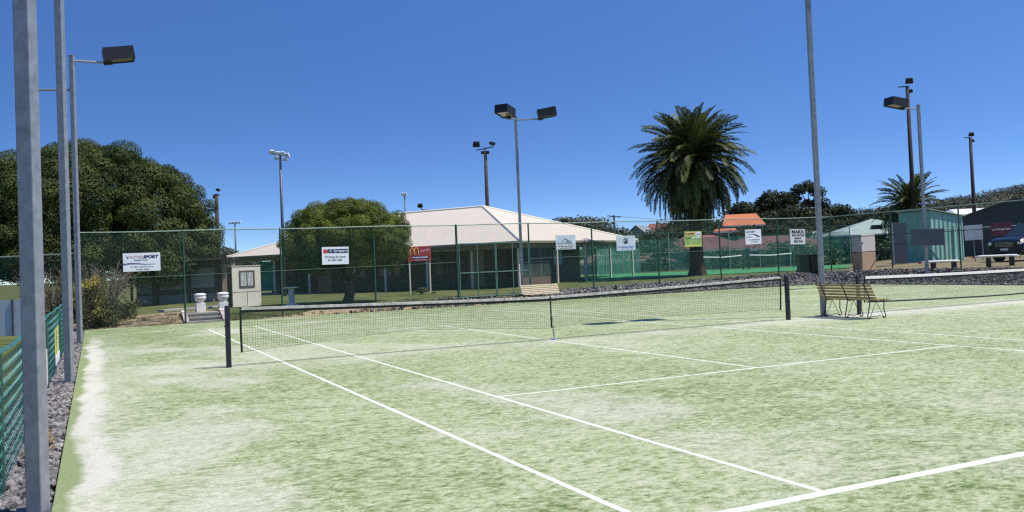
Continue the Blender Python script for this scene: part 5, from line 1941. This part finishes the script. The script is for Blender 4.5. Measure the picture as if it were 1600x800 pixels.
# ================================================================== MASTS AND WIRES
def mast(label, px, D, z0, ytop, r, lamps, mat, bars=(), lampmat=None, name='floodlight_mast', base_off=0.0):
    """slim pole; lamps: (dx, dz, size, yaw, tilt) in view-aligned local space"""
    c = G(px, D, z0)
    top = P(px, ytop, D).z-z0
    c = G(px, D, z0+top)       # stand the foot under the top as seen
    c.z = z0
    t = thing(name, label, 'light mast', c, VIEW_RZ, 'floodlight masts beyond the courts')
    b = MB(); b.tube([(0, 0, -.3), (0, 0, top)], [r*1.25, r*.8], 9); b.build('pole', mat, t, smooth=True)
    for (x0, z0_, x1, z1) in bars:
        b = MB(); b.tube([(x0, 0, top+z0_), (x1, 0, top+z1)], .045, 6); b.build('crossarm', mat, t)
    for (dx, dz, sz, yw, tl) in lamps:
        rot = Matrix.Rotation(R(yw), 3, 'Z') @ Matrix.Rotation(R(tl), 3, 'X')
        b = MB(); b.box((dx, -.05, top+dz), (sz, sz*.42, sz*.72), rot, 0, .8)
        lo_ = b.build('floodlight', lampmat or M['black'], t, bevel=.03)
        b = MB(); b.box(Vector((dx, -.05, top+dz))+rot @ Vector((0, 0, -sz*.385)), (sz*.85, sz*.34, .03), rot); b.build('lamp_glass', M['glasslamp'], lo_)
    return t


Mw = M['white_lamp']
mast('slim steel mast with a cluster of white lamps behind the fence', 437.5, 50, .25, 240, .085, [(-.45, .12, .30, 20, 35), (-.12, .02, .30, 10, 30), (.16, 0, .30, 0, 30), (.40, -.10, .32, -15, 30), (-.20, -.22, .26, 0, 30), (.28, -.30, .28, 0, 30)], M['steel_dark'], [(-.5, .02, .45, -.08)], Mw)
mast('brown timber mast with one lamp beside the big tree', 338, 70, .3, 303, .17, [(.15, .32, .36, -30, 60), (-.15, -.25, .25, 20, 10)], M['wood_dark'], [(-.3, -.1, .3, -.1)])
mast('distant thin mast with four lamps left of the clubhouse', 367, 140, .3, 349, .13, [(-.75, .15, .45, 20, 30), (-.25, .22, .4, 0, 30), (.25, .22, .4, 0, 30), (.75, .18, .45, -20, 30)], M['steel_dark'], [(-.8, 0, .8, 0)], Mw)
mast('distant thin mast with white lamps above the clubhouse roof', 632, 150, .3, 304, .13, [(-.3, .1, .5, 20, 30), (.15, .2, .5, 0, 30), (-.1, -.2, .45, 0, 30), (.3, -.1, .45, -20, 30)], M['steel_dark'], [(-.5, 0, .5, 0)], Mw)
mast('short dark mast with one lamp above the clubhouse ridge', 661, 100, .3, 327, .13, [(-.30, .45, .62, 15, 40)], M['black'], [(-.3, .2, .1, -.2), (0, -.1, .6, -.1)])
mast('dark timber mast with two lamps on a wide crossarm behind the clubhouse', 758, 75, .3, 236, .17, [(-.72, .62, .62, 10, 30), (.62, .62, .55, -60, 70), (-.2, -.12, .34, 0, 20), (.2, -.12, .34, 0, 20)], M['wood_dark'], [(-.75, .10, .75, .34), (-.05, 0, .05, .3)])
mast('tall dark timber mast with stacked lamps behind the right light pole', 1417.5, 65, .6, 135, .155, [(.15, .42, .55, -10, 25), (.20, -.35, .34, -20, 20)], M['wood_dark'], [(-.65, -.02, 0, 0)])
mast('dark timber mast with a lamp on top at the far right', 1516, 85, .8, 215, .17, [(.1, .32, .5, -10, 25), (.18, -.3, .34, -20, 20)], M['wood_dark'], [(-.6, .02, 0, 0)])

# power pole and its wires
c = G(963, 100, .3); zt_ = P(964, 336, 100).z
pp = thing('power_pole', 'timber power pole with a crossarm right of the clubhouse', 'power pole', (c.x, c.y, .3), VIEW_RZ)
b = MB(); b.tube([(0, 0, -.3), (0, 0, zt_-.3)], [.15, .10], 8); b.build('pole', M['steel_dark'], pp)
b = MB(); b.box((-.0, 0, zt_-.45), (1.5, .1, .1), Matrix.Rotation(R(8), 3, 'Y')); b.build('crossarm', M['wood_dark'], pp)


def wire(label, a, c, sag, r=.018, group='overhead wires'):
    a, c = Vector(a), Vector(c)
    t = MB()
    pts = []
    for i in range(21):
        u = i/20
        pts.append(a.lerp(c, u)-Vector((0, 0, sag*4*u*(1-u)))-a)
    t.tube(pts, r, 5)
    o = t.build('overhead_wire', M['wire_black'])
    o.location = a
    return tag(o, label, 'wire', group)


wire('thin wire running right from the power pole crossarm', P(966, 338, 100), P(1110, 344, 112), .15, .02)
wire('thin wire between the power pole and the clubhouse side', P(962, 338, 100), P(900, 346, 92), .1, .02)
wire('sloping overhead wire above the hill at far right', P(1400, 320, 150), P(1640, 277, 120), .6, .035)
wire('lower overhead wire above the hill at far right', P(1400, 324, 150), P(1640, 281, 120), .6, .03)
